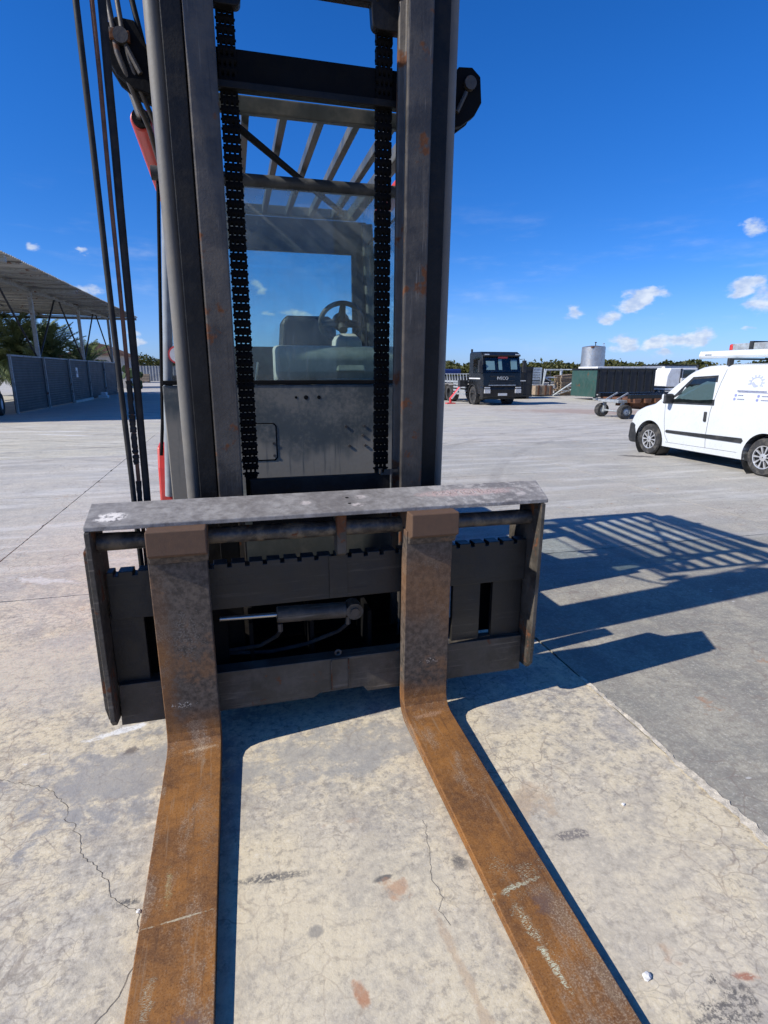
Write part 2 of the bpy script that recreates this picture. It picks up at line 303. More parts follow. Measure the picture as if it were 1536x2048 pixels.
def plate_mat():
    m, t, b = newmat('worn top plate')
    v = t.add('ShaderNodeNewGeometry').outputs['Position']
    n1 = t.noise(v, 4, 5, .6); n2 = t.noise(v, 25, 5, .7); n3 = t.noise(v, 120, 3, .6)
    c = t.mix(t.rng(t.m('ADD', t.m('MULTIPLY', n1, .5), t.m('MULTIPLY', n2, .5)), .35, .65), (.16, .145, .135), (.33, .31, .29))
    c = t.mix(t.m('MULTIPLY', t.rng(t.noise(t.mp(v, sc=(1, 3, 1)), 16, 5, .7), .55, .7), .6), c, (.10, .088, .08))
    pk = t.m('MULTIPLY', t.spot(v, (1.07, 2.475, 1.13), (.3, .05, .3), .0, n2, .35, .5), t.rng(n3, .35, .5))
    c = t.mix(t.m('MULTIPLY', pk, .75), c, (.55, .40, .36))
    w1 = t.m('MULTIPLY', t.spot(v, (-.52, 2.43, 1.1), (.075, .05, .3), .1, n2, .5, .3), t.rng(n2, .42, .52)); c = t.mix(w1, c, (.75, .7, .64))
    for (x, y) in ((.28, 2.46), (.54, 2.49), (.51, 2.41), (1.33, 2.43)):
        q = t.m('MULTIPLY', t.spot(v, (x, y, 1.1), (.035, .025, .3), 0, n2, .25, .4), t.rng(n2, .4, .55)); c = t.mix(t.m('MULTIPLY', q, .6), c, (.62, .54, .5))
    c = t.mix(t.m('MULTIPLY', t.m('MULTIPLY', t.rng(t.xyz(v)[0], .7, 1.0), t.rng(n2, .5, .62)), .55), c, (.5, .46, .42))
    t.put(b.inputs['Base Color'], c); t.put(b.inputs['Roughness'], t.m('ADD', .45, t.m('MULTIPLY', n2, .3)))
    t.put(b.inputs['Normal'], t.bump(t.m('ADD', n2, n3), .3, .003)); return m
M['plate'] = plate_mat()
def front_mat():
    m, t, b = newmat('dusty front panel')
    v = t.add('ShaderNodeNewGeometry').outputs['Position']; X = t.xyz(v)
    n1 = t.noise(v, 5, 5, .6); n2 = t.noise(v, 40, 4, .65); dr = t.noise(t.mp(v, sc=(13, 1, 1.2)), 1.4, 3, .5)
    c = t.mix(n1, (.045, .055, .056), (.085, .095, .094))
    z = t.m('ADD', X[2], t.m('MULTIPLY', t.m('SUBTRACT', dr, .5), .16)); z = t.m('ADD', z, t.m('MULTIPLY', t.m('SUBTRACT', n1, .5), .3))
    z = t.m('ADD', z, t.m('MULTIPLY', t.m('ABSOLUTE', t.m('SUBTRACT', X[0], .5)), -.3))
    runs = t.m('MULTIPLY', t.rng(t.noise(t.mp(v, sc=(30, 1, 1.5)), 1.2, 3, .6), .55, .7), t.m('MULTIPLY', t.rng(X[2], 1.0, 1.12), t.rng(X[2], 1.5, 1.3)))
    f = t.m('MAXIMUM', t.rng(z, 1.24, 1.10), t.m('MULTIPLY', t.rng(t.m('ADD', n1, t.m('MULTIPLY', n2, .4)), .6, .9), .5))
    f = t.m('MULTIPLY', f, t.m('SUBTRACT', 1.0, t.m('MULTIPLY', runs, .75)))
    c = t.mix(t.m('MULTIPLY', f, .9), c, t.mix(n2, (.22, .195, .155), (.30, .265, .215)))
    t.put(b.inputs['Base Color'], c); t.put(b.inputs['Roughness'], t.m('ADD', .4, t.m('MULTIPLY', f, .35))); return m
M['front'] = front_mat()

# concrete yard
def ground_mat():
    m, t, b = newmat('yard concrete')
    v = t.add('ShaderNodeNewGeometry').outputs['Position']; X = t.xyz(v)
    oc = t.add('ShaderNodeObjectInfo').outputs['Color']
    
    nB = t.noise(v, 1.6, 4, .62); nC = t.noise(v, 9, 5, .72); nD = t.noise(v, 70, 3, .75); nE = t.noise(v, 27, 4, .72)
    near = t.rng(X[1], 9, 2.5)
    blend = t.m('ADD', t.m('MULTIPLY', nB, .55), t.m('ADD', t.m('MULTIPLY', nC, .3), t.m('MULTIPLY', nE, .15)))
    c = t.mix(t.rng(blend, .38, .6), (.31, .295, .27), (.545, .495, .41))
    c = t.mix(1.0, c, oc, 'MULTIPLY')
    wn_ = t.m('ADD', t.m('MULTIPLY', t.noise(v, 1.1, 3, .6), .5), t.m('ADD', t.m('MULTIPLY', nC, .3), t.m('MULTIPLY', nE, .2)))
    warm = t.m('MULTIPLY', t.rng(wn_, .43, .56), t.rng(t.xyz(oc)[2], .9, 1.0))
    c = t.mix(t.m('MULTIPLY', t.m('MULTIPLY', warm, near), .85), c, (.68, .575, .39))
    cool = t.rng(t.noise(t.mp(v, loc=(5, 3, 0)), .9, 4, .65), .53, .66)
    c = t.mix(t.m('MULTIPLY', cool, .55), c, t.mix(1.0, (.33, .325, .32), oc, 'MULTIPLY'))
    c = t.mix(t.m('MULTIPLY', t.rng(nE, .49, .36), .55), c, (.25, .215, .175)); c = t.mix(t.m('MULTIPLY', t.rng(nE, .54, .66), .5), c, t.mix(1.0, (.70, .64, .52), oc, 'MULTIPLY'))
    nF = t.noise(v, 4.2, 4, .7); c = t.mix(t.m('MULTIPLY', t.rng(nF, .48, .38), .4), c, t.mix(1.0, (.30, .275, .25), oc, 'MULTIPLY'))
    # drawn-out tyre sweep streaks and pale scuffs across the yard
    st = t.noise(t.mp(v, rot=(0, 0, .18), sc=(.35, 2.4, 1)), 1.4, 4, .68); st2 = t.noise(t.mp(v, rot=(0, 0, -.1), sc=(.3, 3.2, 1)), .8, 5, .6)
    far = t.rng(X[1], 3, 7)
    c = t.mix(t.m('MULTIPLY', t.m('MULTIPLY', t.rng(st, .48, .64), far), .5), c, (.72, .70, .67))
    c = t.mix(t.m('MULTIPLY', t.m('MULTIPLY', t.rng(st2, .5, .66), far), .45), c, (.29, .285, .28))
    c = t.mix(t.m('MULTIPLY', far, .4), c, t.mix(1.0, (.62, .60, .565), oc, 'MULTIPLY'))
    blot = t.m('MULTIPLY', t.rng(t.noise(t.mp(v, sc=(.7, 1.3, 1)), .55, 5, .68), .54, .66), far); c = t.mix(t.m('MULTIPLY', blot, .5), c, (.30, .285, .265))
    blot2 = t.m('MULTIPLY', t.rng(t.noise(t.mp(v, loc=(7, 1, 0), sc=(.6, 1.5, 1)), .35, 5, .7), .53, .64), far); c = t.mix(t.m('MULTIPLY', blot2, .4), c, (.45, .40, .34))
    for (cx_, cy_, rr_, ww_) in ((-9, 3, 11.0, .12), (-9, 3, 12.6, .12), (16, 2, 13.5, .14), (16, 2, 15.2, .14), (2, -8, 21.0, .15), (2, -8, 22.7, .15), (5, 30, 15.5, .14), (5, 30, 17.1, .14)):      # turning tyre tracks
        ln_ = t.add('ShaderNodeVectorMath', {0: t.vm('SUBTRACT', v, (cx_, cy_, 0))}, operation='LENGTH').outputs['Value']
        tk_ = t.m('MULTIPLY', t.rng(t.m('ABSOLUTE', t.m('SUBTRACT', ln_, rr_)), ww_, ww_*.4), t.rng(t.m('ADD', nB, t.m('MULTIPLY', nC, .5)), .62, .95)); c = t.mix(t.m('MULTIPLY', tk_, .5), c, (.17, .16, .155))
    c = t.mix(t.m('MULTIPLY', t.rng(nD, .53, .7), .35), c, (.74, .69, .6)); c = t.mix(t.m('MULTIPLY', t.rng(nD, .46, .3), .4), c, (.2, .17, .14))
    c = t.mix(t.m('MULTIPLY', t.rng(nC, .44, .3), .4), c, (.25, .225, .2))
    # cracks: a few long ones, and fine crazing
    ve = t.vm('ADD', v, t.vm('MULTIPLY', t.noisec(v, 6, 3), (.16, .16, 0)))
    cz = t.rng(t.vor(ve, 7.5), .03, .004); cz2 = t.rng(t.vor(ve, 21), .06, .01)
    cm = t.rng(t.noise(v, 1.2, 3), .42, .6)
    c = t.mix(t.m('MULTIPLY', t.m('MULTIPLY', cz, cm), .45), c, (.19, .135, .11)); c = t.mix(t.m('MULTIPLY', t.m('MULTIPLY', cz2, t.rng(nB, .42, .62)), .4), c, (.22, .185, .15))
    big = t.m('MULTIPLY', t.rng(t.vor(t.vm('ADD', v, t.vm('MULTIPLY', t.noisec(v, 2.5, 5), (.5, .5, 0))), .55), .006, .001), t.rng(t.noise(v, .5, 2), .48, .58))
    c = t.mix(t.m('MULTIPLY', big, .22), c, (.1, .085, .07))
    # pits, rust freckles, white spatter
    pit = t.m('MULTIPLY', t.rng(t.vor(v, 26, 'F1'), .085, .05), t.rng(t.noise(v, 2.2, 2), .56, .66)); c = t.mix(t.m('MULTIPLY', pit, .8), c, (.05, .04, .035))
    rs = t.m('MULTIPLY', t.rng(t.noise(v, 3.1, 4, .75), .62, .72), t.rng(t.noise(v, .8, 2), .44, .6)); c = t.mix(t.m('MULTIPLY', rs, .6), c, (.40, .2, .1))
    sp = t.m('MULTIPLY', t.rng(t.vor(t.mp(v, sc=(1, 2.2, 1)), 7, 'F1'), .13, .08), t.rng(t.noise(v, 1.0, 4, .6), .55, .63)); c = t.mix(t.m('MULTIPLY', sp, .7), c, (.72, .71, .68))
    # individual stains where they lie
    def st_(c, x, y, rx, ry, rot, col, amt, nz=nC, na=.7, br=None):
        k = t.spot(v, (x, y, 0), (rx, ry, 50), rot, nz, na, .6)
        k = t.m('MULTIPLY', k, t.rng(nE, .25, .6, .55, 1.0))
        if br is not None: k = t.m('MULTIPLY', k, t.rng(nD, br, br+.15))
        return t.mix(t.m('MULTIPLY', k, amt), c, col)
    dk = (.085, .085, .09)
    c = st_(c, -.55, 2.3, .5, .32, .2, (.27, .265, .265), .75, nC, .9); c = st_(c, .35, 2.22, .6, .22, 0, (.33, .32, .30), .65, nC, .9)
    c = st_(c, -1.2, 3.4, .9, .6, .1, (.5, .46, .41), .5, nB, .5); c = st_(c, .1, 1.35, .75, .6, 0, (.66, .57, .41), .5, nC, .9); c = st_(c, 1.2, 1.35, .5, .5, .5, (.64, .55, .40), .45, nC, .9)
    c = st_(c, .03, 1.62, .15, .025, -.1, dk, .9, nC, .5, .38); c = st_(c, -.44, 1.645, .06, .02, 0, dk, .9, nC, .5, .38); c = st_(c, .4, 1.52, .05, .014, .1, dk, .85, nC, .5)
    c = st_(c, .67, 1.52, .04, .05, .4, dk, .85, nC, .5, .35); c = st_(c, 1.13, 1.52, .1, .028, -.1, (.14, .125, .125), .85, nC, .5, .38); c = st_(c, 1.05, 1.72, .16, .12, .4, (.42, .27, .15), .4, nC, .8)
    c = st_(c, 1.2, .89, .14, .07, .3, (.12, .11, .1), .95, nC, 1.3, .42); c = st_(c, 1.33, .94, .045, .018, -.3, (.33, .1, .05), .8, nC, .5, .35)
    c = st_(c, .245, 1.17, .022, .06, .3, (.4, .16, .07), .75, nC, .8); c = st_(c, .42, 1.47, .06, .05, 0, (.42, .2, .1), .6, nC, .9); c = st_(c, .145, 1.39, .03, .025, 0, (.26, .24, .21), .8, nC, .4)
    c = st_(c, -.62, 2.64, .2, .028, .3, (.8, .79, .76), .9, nC, .9, .3); c = st_(c, -.56, 2.47, .05, .04, 0, (.13, .105, .09), .8, nC, .6); c = st_(c, -1.65, 5.0, .3, .08, -.4, (.75, .74, .72), .5, nC, 1.0)
    c = st_(c, -2.0, 4.2, .35, .1, .1, (.12, .1, .085), .7, nC, 1.0, .4); c = st_(c, 15.5, 21.5, 5, 2.2, -.5, (.33, .2, .15), .6, nB, .4); c = st_(c, -6, 18.5, 3, .16, -.15, (.75, .75, .74), .6, nB, .5); c = st_(c, -4.6, 17.2, 1.2, .14, -.5, (.75, .75, .74), .6, nB, .5)
    c = st_(c, .55, 1.1, .02, .3, .1, (.36, .2, .1), .35, nC, .8); c = st_(c, -.75, 1.45, .015, .2, -.4, (.2, .16, .13), .5, nC, .8); c = st_(c, 8.0, 9.8, .5, .16, -.6, (.07, .065, .06), .9, nC, .3)
    t.put(b.inputs['Base Color'], c); t.put(b.inputs['Roughness'], t.m('ADD', .62, t.m('MULTIPLY', nC, .3))); b.inputs['Specular IOR Level'].default_value = .35
    h = t.m('ADD', t.m('MULTIPLY', nC, .6), t.m('ADD', t.m('MULTIPLY', nD, .4), t.m('MULTIPLY', nE, .5)))
    t.put(b.inputs['Normal'], t.bump(h, .35, .008)); return m
M['ground'] = ground_mat()
M['joint'] = surf('joint sediment', (.05, .045, .04), .95, 0, .4, 20, .3, 90)
M['mortar'] = surf('crumbling joint mortar', (.60, .53, .42), .9, 0, .35, 25, .6, 120)
M['crack'] = surf('crack', (.13, .11, .09), .95, 0, .3, 20, 0)

# ------------------------------------------------------------------ ground
gr = MB().box(-700, 900, -300, 1400, -.5, -.03).build('ground', M['joint']); gr['kind'] = 'structure'
far = MB()   # the yard beyond the slabs one can tell apart
GX0, GX1, GY0, GY1 = 1.82-4*7, 1.82+4*9, 4.57-4*2, 4.57+4*11
for (a, b_, c_, d_) in ((-700, GX0, -300, 1400), (GX1, 900, -300, 1400), (GX0, GX1, -300, GY0), (GX0, GX1, GY1, 1400)):
    far.box(a, b_, c_, d_, -.028, 0)
fo = far.build('yard_concrete', M['ground'], gr); fo.color = (.95, .94, .93, 1); fo['kind'] = 'structure'
rg = random.Random(11)
def slab_mesh(seed, jag):
    r = random.Random(seed); g = .0045; n = 56 if jag else 1
    def edge(p, q, nx, ny):
        out = []
        for i in range(n):
            s = i/n; j = -g - (abs(r.gauss(0, .0025)) + (r.uniform(.004, .02) if r.random() < .05 else 0) if jag else 0)
            out.append((p[0]+(q[0]-p[0])*s+nx*j, p[1]+(q[1]-p[1])*s+ny*j))
        return out
    P = edge((0, 0), (4, 0), 0, -1)+edge((4, 0), (4, 4), 1, 0)+edge((4, 4), (0, 4), 0, 1)+edge((0, 4), (0, 0), -1, 0)
    if jag: P[0] = (g, g)
    return MB().prism(P, 'z', -.028, 0).mesh('concrete_slab', M['ground'])
jm = [slab_mesh(i, True) for i in range(4)]; pm = slab_mesh(0, False)
for i in range(16):
    for j in range(13):
        x = GX0+4*i; y = GY0+4*j
        nearb = -9 < x < 9 and y < 16
        o = link('concrete_slab', jm[rg.randrange(4)] if nearb else pm, gr, (x, y, 0))
        k = rg.uniform(.93, 1.05); tnt = (k, k*.99, k*.97)
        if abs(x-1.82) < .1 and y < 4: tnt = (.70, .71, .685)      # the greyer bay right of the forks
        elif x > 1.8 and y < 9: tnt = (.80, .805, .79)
        elif abs(x+2.18) < .1 and y < 4: tnt = (1.03, 1.01, .985)
        elif abs(x+2.18) < .1 and y < 9: tnt = (.98, .97, .96)
        if tnt[2] > .965 and not (abs(x+2.18) < .1): tnt = (tnt[0], tnt[1], .95)
        o.color = (*tnt, 1)
def ribbon(pts, wd, jit, seed, step=.025):
    r = random.Random(seed); P = []
    for a, b_ in zip(pts, pts[1:]):
        L = math.dist(a, b_); k = max(1, int(L/step))
        P += [(a[0]+(b_[0]-a[0])*i/k, a[1]+(b_[1]-a[1])*i/k) for i in range(k)]
    P.append(pts[-1]); vs = []; wx = 0
    for i, p in enumerate(P):
        q = P[min(i+1, len(P)-1)]; p0 = P[max(i-1, 0)]; dx, dy = q[0]-p0[0], q[1]-p0[1]; l = math.hypot(dx, dy) or 1
        nx, ny = -dy/l, dx/l; wx = wx*.8+r.gauss(0, jit); a_ = wd*r.uniform(.5, 1); b2 = wd*r.uniform(.5, 1)
        vs += [(p[0]+nx*(wx+a_), p[1]+ny*(wx+a_), 0), (p[0]+nx*(wx-b2), p[1]+ny*(wx-b2), 0)]
    return vs, [(2*i, 2*i+1, 2*i+3, 2*i+2) for i in range(len(P)-1)]
mo = MB()
for (a, b_, wd, sd) in ((.9, 1.35, .032, 1), (1.3, 1.75, .026, 2), (1.7, 2.5, .016, 3), (-.4, .95, .03, 4)):
    vs_, fs_ = ribbon([(1.822, a), (1.816, b_)], wd, .003, sd, .02); mo.raw([(p[0], p[1], .004+random.uniform(0, .004)) for p in vs_], fs_)
mo.build('joint_mortar', M['mortar'], gr)
ck = MB()
for sd, pts, wd in ((5, [(-1.078, 2.415), (-.95, 2.33), (-.819, 2.244), (-.70, 2.05), (-.634, 1.889), (-.52, 1.72), (-.425, 1.61), (-.39, 1.5), (-.41, 1.385), (-.46, 1.3), (-.5, 1.15)], .0012), (6, [(-2.1, 2.1), (-1.6, 2.2), (-1.078, 2.415)], .0013),
                    (7, [(.61, 1.73), (.585, 1.55), (.567, 1.468), (.56, 1.3)], .0008)):
    vs_, fs_ = ribbon(pts, wd, .005, sd, .014); ck.raw([(p[0], p[1], .0015) for p in vs_], fs_)
ck.build('crack', M['crack'], gr)

# ------------------------------------------------------------------ forklift
O = (.42, 4.8, 0); XC = .42
fl = thing('forklift', 'big red and grey forklift with tall mast and two long rusty forks', 'forklift', O)
SH = lambda p: (p[0], p[1]-.037*(p[2]-1.1), p[2])
def F(mb, name, mat, parent=fl, fn=None, **k): return mb.build(name, M[mat], parent, O, fn, **k)
def mir(x): return 2*XC-x
# mast
def rail_section(x0, x1, y0, y1, fl_, web):
    c = (x0+x1)/2
    return [(x0, y0), (x1, y0), (x1, y0+fl_), (c+web/2, y0+fl_+.012), (c+web/2, y1-fl_-.012), (x1, y1-fl_), (x1, y1), (x0, y1), (x0, y1-fl_), (c-web/2, y1-fl_-.012), (c-web/2, y0+fl_+.012), (x0, y0+fl_)]
for s in (0, 1):
    def X(x): return mir(x) if s else x
    a, b_ = sorted((X(-.102), X(.015))); F(MB().prism(rail_section(a, b_, 2.80, 2.99, .03, .045), 'z', .12, 3.75), 'inner_mast_rail', 'steel', fn=SH, bevel=.007)
    a, b_ = sorted((X(-.19), X(-.108))); F(MB().prism(rail_section(a, b_, 2.835, 3.06, .03, .06), 'z', .1, 3.55), 'outer_mast_rail', 'steel2', fn=SH, bevel=.004)
    lc = F(MB().cyl((X(-.222), 2.93, .2), (X(-.222), 2.93, 3.75), .0375, 28), 'lift_cylinder', 'cylgrey', fn=SH, smooth=True)
    F(MB().cyl((X(-.222), 2.93, .95), (X(-.222), 2.93, 1.06), .047, 24), 'cylinder_gland', 'steel2', lc, SH, smooth=True)
    F(MB().box(*sorted((X(-.19), X(-.25))), 2.98, 3.03, 2.62, 2.68), 'cylinder_clamp', 'steel2', lc, SH)
    # bracket for the tilt cylinder on the mast top
    pts = [(X(-.18), 2.82), (X(-.18), 3.0), (X(-.26), 3.03), (X(-.31), 3.13), (X(-.38), 3.135), (X(-.425), 3.10), (X(-.435), 2.99), (X(-.40), 2.93), (X(-.33), 2.88), (X(-.26), 2.86)]
    br = F(MB().prism(pts, 'y', 2.955, 3.0), 'tilt_bracket', 'black', bevel=.004)
    F(MB().prism(pts, 'y', 3.06, 3.09), 'bracket_cheek', 'black', br, bevel=.004)
    F(MB().cyl((X(-.365), 2.93, 3.06), (X(-.365), 3.11, 3.06), .03, 20), 'bracket_pin', 'steel', br, smooth=True)
    F(MB().tube([(X(-.30), 2.94, 2.93), (X(-.345), 2.94, 3.02)], .011, 8), 'bracket_rib', 'steel', br)
    tcx = X(-.385)
    tb = F(MB().cyl((tcx, 3.60, 2.995), (tcx-.0, 4.75, 2.93), .056, 26), 'tilt_cylinder', 'red', smooth=True, bevel=.006)
    F(MB().cyl((tcx, 3.575, 2.997), (tcx, 3.61, 2.995), .045, 22), 'cylinder_head', 'black', tb, smooth=True)
    F(MB().cyl((tcx, 3.04, 3.02), (tcx, 3.58, 2.997), .020, 18), 'piston_rod', 'chrome', tb, smooth=True)
    F(MB().box(tcx-.03, tcx+.03, 4.68, 4.9, 2.88, 2.98), 'cylinder_foot', 'cabgrey', tb, bevel=.01)
cm = F(MB().box(-.2, mir(-.2), 3.045, 3.12, 2.945, 3.085), 'mast_crossmember', 'black', fn=SH, bevel=.004)
F(MB().box(-.2, mir(-.2), 3.0, 3.05, 2.915, 2.945), 'crossmember_flange', 'steel2', cm, SH, bevel=.003)
def arc(cx, cz, r, a0, a1, n=5): return [(cx+r*math.cos(R(a0+(a1-a0)*i/n)), cz+r*math.sin(R(a0+(a1-a0)*i/n))) for i in range(n+1)]
tp = [(.0, 3.6), (.0, 3.205)]+arc(.105, 3.23, .025, -90, 0)+[(.135, 3.295), (.70, 3.295)]+arc(.735, 3.23, .03, 180, 270)+[(.84, 3.20), (.84, 3.6)]
tm = F(MB().prism(tp, 'y', 2.97, 3.02), 'mast_top_plate', 'steel2', fn=SH, bevel=.004)
for x in (.062, .778):
    F(MB().lathe([(.02, -.055), (.085, -.055), (.085, -.045), (.068, -.042), (.068, .042), (.085, .045), (.085, .055), (.02, .055)], (x, 3.03, 3.36), 'x', 28), 'chain_sheave', 'steel2', tm, SH, smooth=True)
F(MB().box(-.1, .94, 3.0, 3.05, .06, .62), 'mast_lower_crossmember', 'black', fn=SH, bevel=.004)
# leaf chains
PT, PR = .0381, .0171
def link_mesh(ph):
    m_ = MB(); slots = [0, 2, 4, 6] if ph else [1, 3, 5]
    for k in slots:
        x0 = -.039+k*.0112
        pts = arc(0, PT, PR, 0, 180, 6)+[(-PR*.86, PT/2)]+arc(0, 0, PR, 180, 360, 6)+[(PR*.86, PT/2)]
        m_.prism(pts, 'x', x0, x0+.0109)
    m_.cyl((-.043, 0, 0), (.043, 0, 0), .0055, 8)
    return m_.mesh('chain_link', M['black'])
lm = [link_mesh(0), link_mesh(1)]
for nm, x in (('lift_chain', .062), ('lift_chain', .778)):
    an = F(MB().box(x-.03, x+.03, 3.02, 3.07, 1.0, 1.16).cyl((x-.035, 3.045, 1.165), (x+.035, 3.045, 1.165), .014, 12), nm, 'black', fn=SH, bevel=.003)
    for i in range(56):
        z = 1.17+i*PT; p = SH((x, 3.045, z)); link('chain_link', lm[i % 2], an, (p[0]-O[0], p[1]-O[1], z), (R(2.1), 0, 0))
# hoses and pipes beside the mast
def wig(p, q, n, a, seed):
    r = random.Random(seed); out = []
    for i in range(n+1):
        s = i/n; k = a if 0 < i < n else 0
        out.append(tuple(p[j]+(q[j]-p[j])*s+r.uniform(-k, k) for j in range(3)))
    return out
F(MB().tube(wig((-.474, 2.64, 3.9), (-.466, 2.68, .8), 14, .0015, 1), .0118, 12), 'hydraulic_hose', 'rubber', smooth=True)
hb = F(MB().tube(wig((-.405, 2.64, 3.9), (-.447, 2.69, .8), 14, .0015, 2), .0085, 10), 'hydraulic_pipe', 'rusthose', smooth=True)
F(MB().tube(wig((-.374, 2.66, 3.9), (-.419, 2.70, .8), 14, .0015, 3), .0155, 12), 'hydraulic_hose', 'rubber', smooth=True)
rt = random.Random(5); sl_ = MB()
for (z0, z1) in ((1.66, 1.52), (1.515, 1.44), (1.435, 1.345), (1.34, 1.30), (1.22, 1.05)):
    n = 9; P = [(-.405-.042*(3.9-(z0+(z1-z0)*i/n))/3.1+rt.uniform(-.001, .001), 2.64+.05*(3.9-(z0+(z1-z0)*i/n))/3.1, z0+(z1-z0)*i/n) for i in range(n+1)]
    sl_.tube(P, [.0125+rt.uniform(-.002, .0025) for _ in P], 9)
F(sl_, 'torn_hose_sleeve', 'rubber', hb)
F(MB().tube([(-.425, 2.98, 3.9), (-.409, 2.975, 3.21), (-.394, 2.96, 3.08), (-.385, 2.95, 3.0), (-.35, 2.97, 2.9), (-.30, 3.1, 2.78), (-.27, 3.5, 2.62)], .0125, 10), 'hydraulic_pipe', 'steel', smooth=True)
F(MB().tube([(-.385, 2.98, 3.9), (-.371, 2.975, 3.21), (-.358, 2.95, 3.08), (-.34, 2.95, 2.98), (-.31, 2.98, 2.88), (-.25, 3.1, 2.74), (-.22, 3.4, 2.6)], .0105, 10), 'hydraulic_pipe', 'steel', smooth=True)
F(MB().tube([(-.33, 2.98, 3.9), (-.312, 2.98, 3.21), (-.288, 2.98, 3.08), (-.265, 3.02, 2.9)], .012, 10), 'hydraulic_hose', 'rubber', smooth=True)
F(MB().box(-.41, -.385, 2.935, 2.965, 3.045, 3.085).box(-.378, -.33, 2.935, 2.965, 3.04, 3.08), 'pipe_clamp', 'steel', bevel=.003)
# fork carriage
cg = F(MB().prism([(-.572, .655), (-.572, .872)]+[p for i in range(25) for p in ((-.545+i*.078, .872), (-.545+i*.078, .854), (-.526+i*.078, .854), (-.526+i*.078, .872))]+[(1.398, .872), (1.398, .655)], 'y', 2.46, 2.53), 'upper_fork_bar', 'carriage2', bevel=.003)
tpz = lambda x, y: 1.092+(y-2.40)*.28
t_ = .02; ptsT = [(-.608, 2.35, 1.105), (1.438, 2.35, 1.104), (1.493, 2.575, 1.152), (-.620, 2.575, 1.152)]
F(MB().raw(ptsT+[(p[0], p[1], p[2]-t_) for p in ptsT], [(0,1,2,3),(7,6,5,4),(4,5,1,0),(5,6,2,1),(6,7,3,2),(7,4,0,3)]), 'top_plate', 'plate', bevel=.004)
for (y, z) in ((2.49, 1.1355), (2.43, 1.1225)): F(MB().cyl((.475, y, z-.01), (.475, y, z), .008, 12), 'bolt_hole', 'black')
tx = text_mesh('EZVZIONI C', .058, M['decal_w'], .0003); lo_ = link('worn_lettering', tx, fl, (1.05-O[0], 2.475-O[1], 1.1325), (math.atan(.211), 0, 0))
def worn_mat():
    m, t, b = newmat('worn off lettering'); v = t.add('ShaderNodeTexCoord').outputs['Object']
    n = t.noise(v, 35, 5, .7); b.inputs['Base Color'].default_value = (.5, .4, .36, 1); t.put(b.inputs['Alpha'], t.m('MULTIPLY', t.rng(n, .46, .58), .65)); return m
tx.materials[0] = worn_mat()
F(MB().box(-.584, 1.399, 2.55, 2.57, 1.06, 1.125), 'rear_stiffener', 'black')
for s in (0, 1):
    x0, x1 = ((-.606, -.585), (1.40, 1.42))[s]
    sp_ = F(MB().prism([(2.34, 1.082), (2.36, .225), (2.39, .19), (2.56, .17), (2.56, 1.125), (2.45, 1.10)], 'x', *((-.606, -.585) if not s else (1.40, 1.42))), 'side_plate', 'carriage', bevel=.003)
    xo = (-.630, -.6075) if not s else (1.4215, 1.447)
    F(MB().prism([(2.39, .99), (2.40, .27), (2.44, .19), (2.70, .15), (2.70, .9), (2.5, 1.02)], 'x', *xo), 'outer_side_plate', 'carriage', sp_, bevel=.003)
    F(MB().cyl((x0-.002, 2.44, .99), (x1+.002, 2.44, .99), .012, 12), 'pin_hole', 'black', sp_)
F(MB().prism([(-.582, .147), (.29, .149), (.315, .168), (.535, .173), (.558, .143), (1.397, .147), (1.397, .343), (-.575, .347)], 'y', 2.45, 2.53), 'lower_fork_bar', 'carriage', bevel=.003)
for (a, b_) in ((.375, .38), (.46, .464)): F(MB().box(a, b_, 2.441, 2.45, .18, .335), 'weld_bead', 'steel')
F(MB().box(.381, .459, 2.446, 2.45, .185, .34), 'weld_patch', 'carriage')
F(MB().box(.38, .465, 2.454, 2.46, .66, .868), 'weld_patch', 'carriage2')
for (a, b_) in ((-.584, -.445), (1.011, 1.163), (1.231, 1.397)): F(MB().box(a, b_, 2.48, 2.51, .33, .67), 'carriage_upright', 'carriage2', bevel=.003)
F(MB().box(-.57, -.1, 2.60, 2.62, .3, .68), 'dark_gap_filler', 'black'); F(MB().box(-.42, 1.2, 2.57, 2.98, .2, .23), 'light_block_tray', 'black'); F(MB().box(1.19, 1.40, 2.64, 2.66, .3, .68), 'dark_gap_filler', 'black')  # black plates and tray added to darken the gaps and block the sun
for x in (.0, .3, .6, .9): F(MB().box(x, x+.02, 2.62, 2.98, .23, .5), 'light_block_web', 'black')  # webs added to stop low sun crossing the tray
for (a, b_) in ((-.11, -.02), (.86, .95)): F(MB().box(a, b_, 2.69, 2.79, .12, 1.1).cyl((a+.02, 2.85, .3), (b_, 2.85, .3), .06, 18), 'roller_bracket', 'black', bevel=.004)
it = F(MB().box(.052, .795, 2.90, 2.94, .9, 1.163), 'chain_crossbar', 'steel2', bevel=.004)
F(MB().box(.735, .80, 2.86, 2.93, 1.163, 1.175).box(.74, .83, 2.86, 2.88, 1.175, 1.19).box(.735, .75, 2.86, 2.92, 1.175, 1.19), 'chain_anchor_lug', 'steel', it)
def shaft_mat(): return M['carriage']
F(MB().tube([(-.584+i*(1.983/24), 2.455, 1.012-.018*i/24) for i in range(25)], [.037+random.uniform(-.0012, .0012) for _ in range(25)], 24), 'fork_shaft', 'shaft', smooth=True)
F(MB().prism([(2.395, 1.085), (2.50, 1.10), (2.50, .90), (2.44, .872), (2.405, .89)], 'x', .411, .455), 'shaft_hanger', 'carriage', bevel=.005)
pc = F(MB().cyl((.134, 2.55, .562), (.472, 2.55, .550), .040, 24), 'positioner_cylinder', 'carriage', smooth=True, bevel=.004)
F(MB().cyl((-.13, 2.55, .570), (.14, 2.55, .562), .012, 14), 'piston_rod', 'chrome', pc, smooth=True)
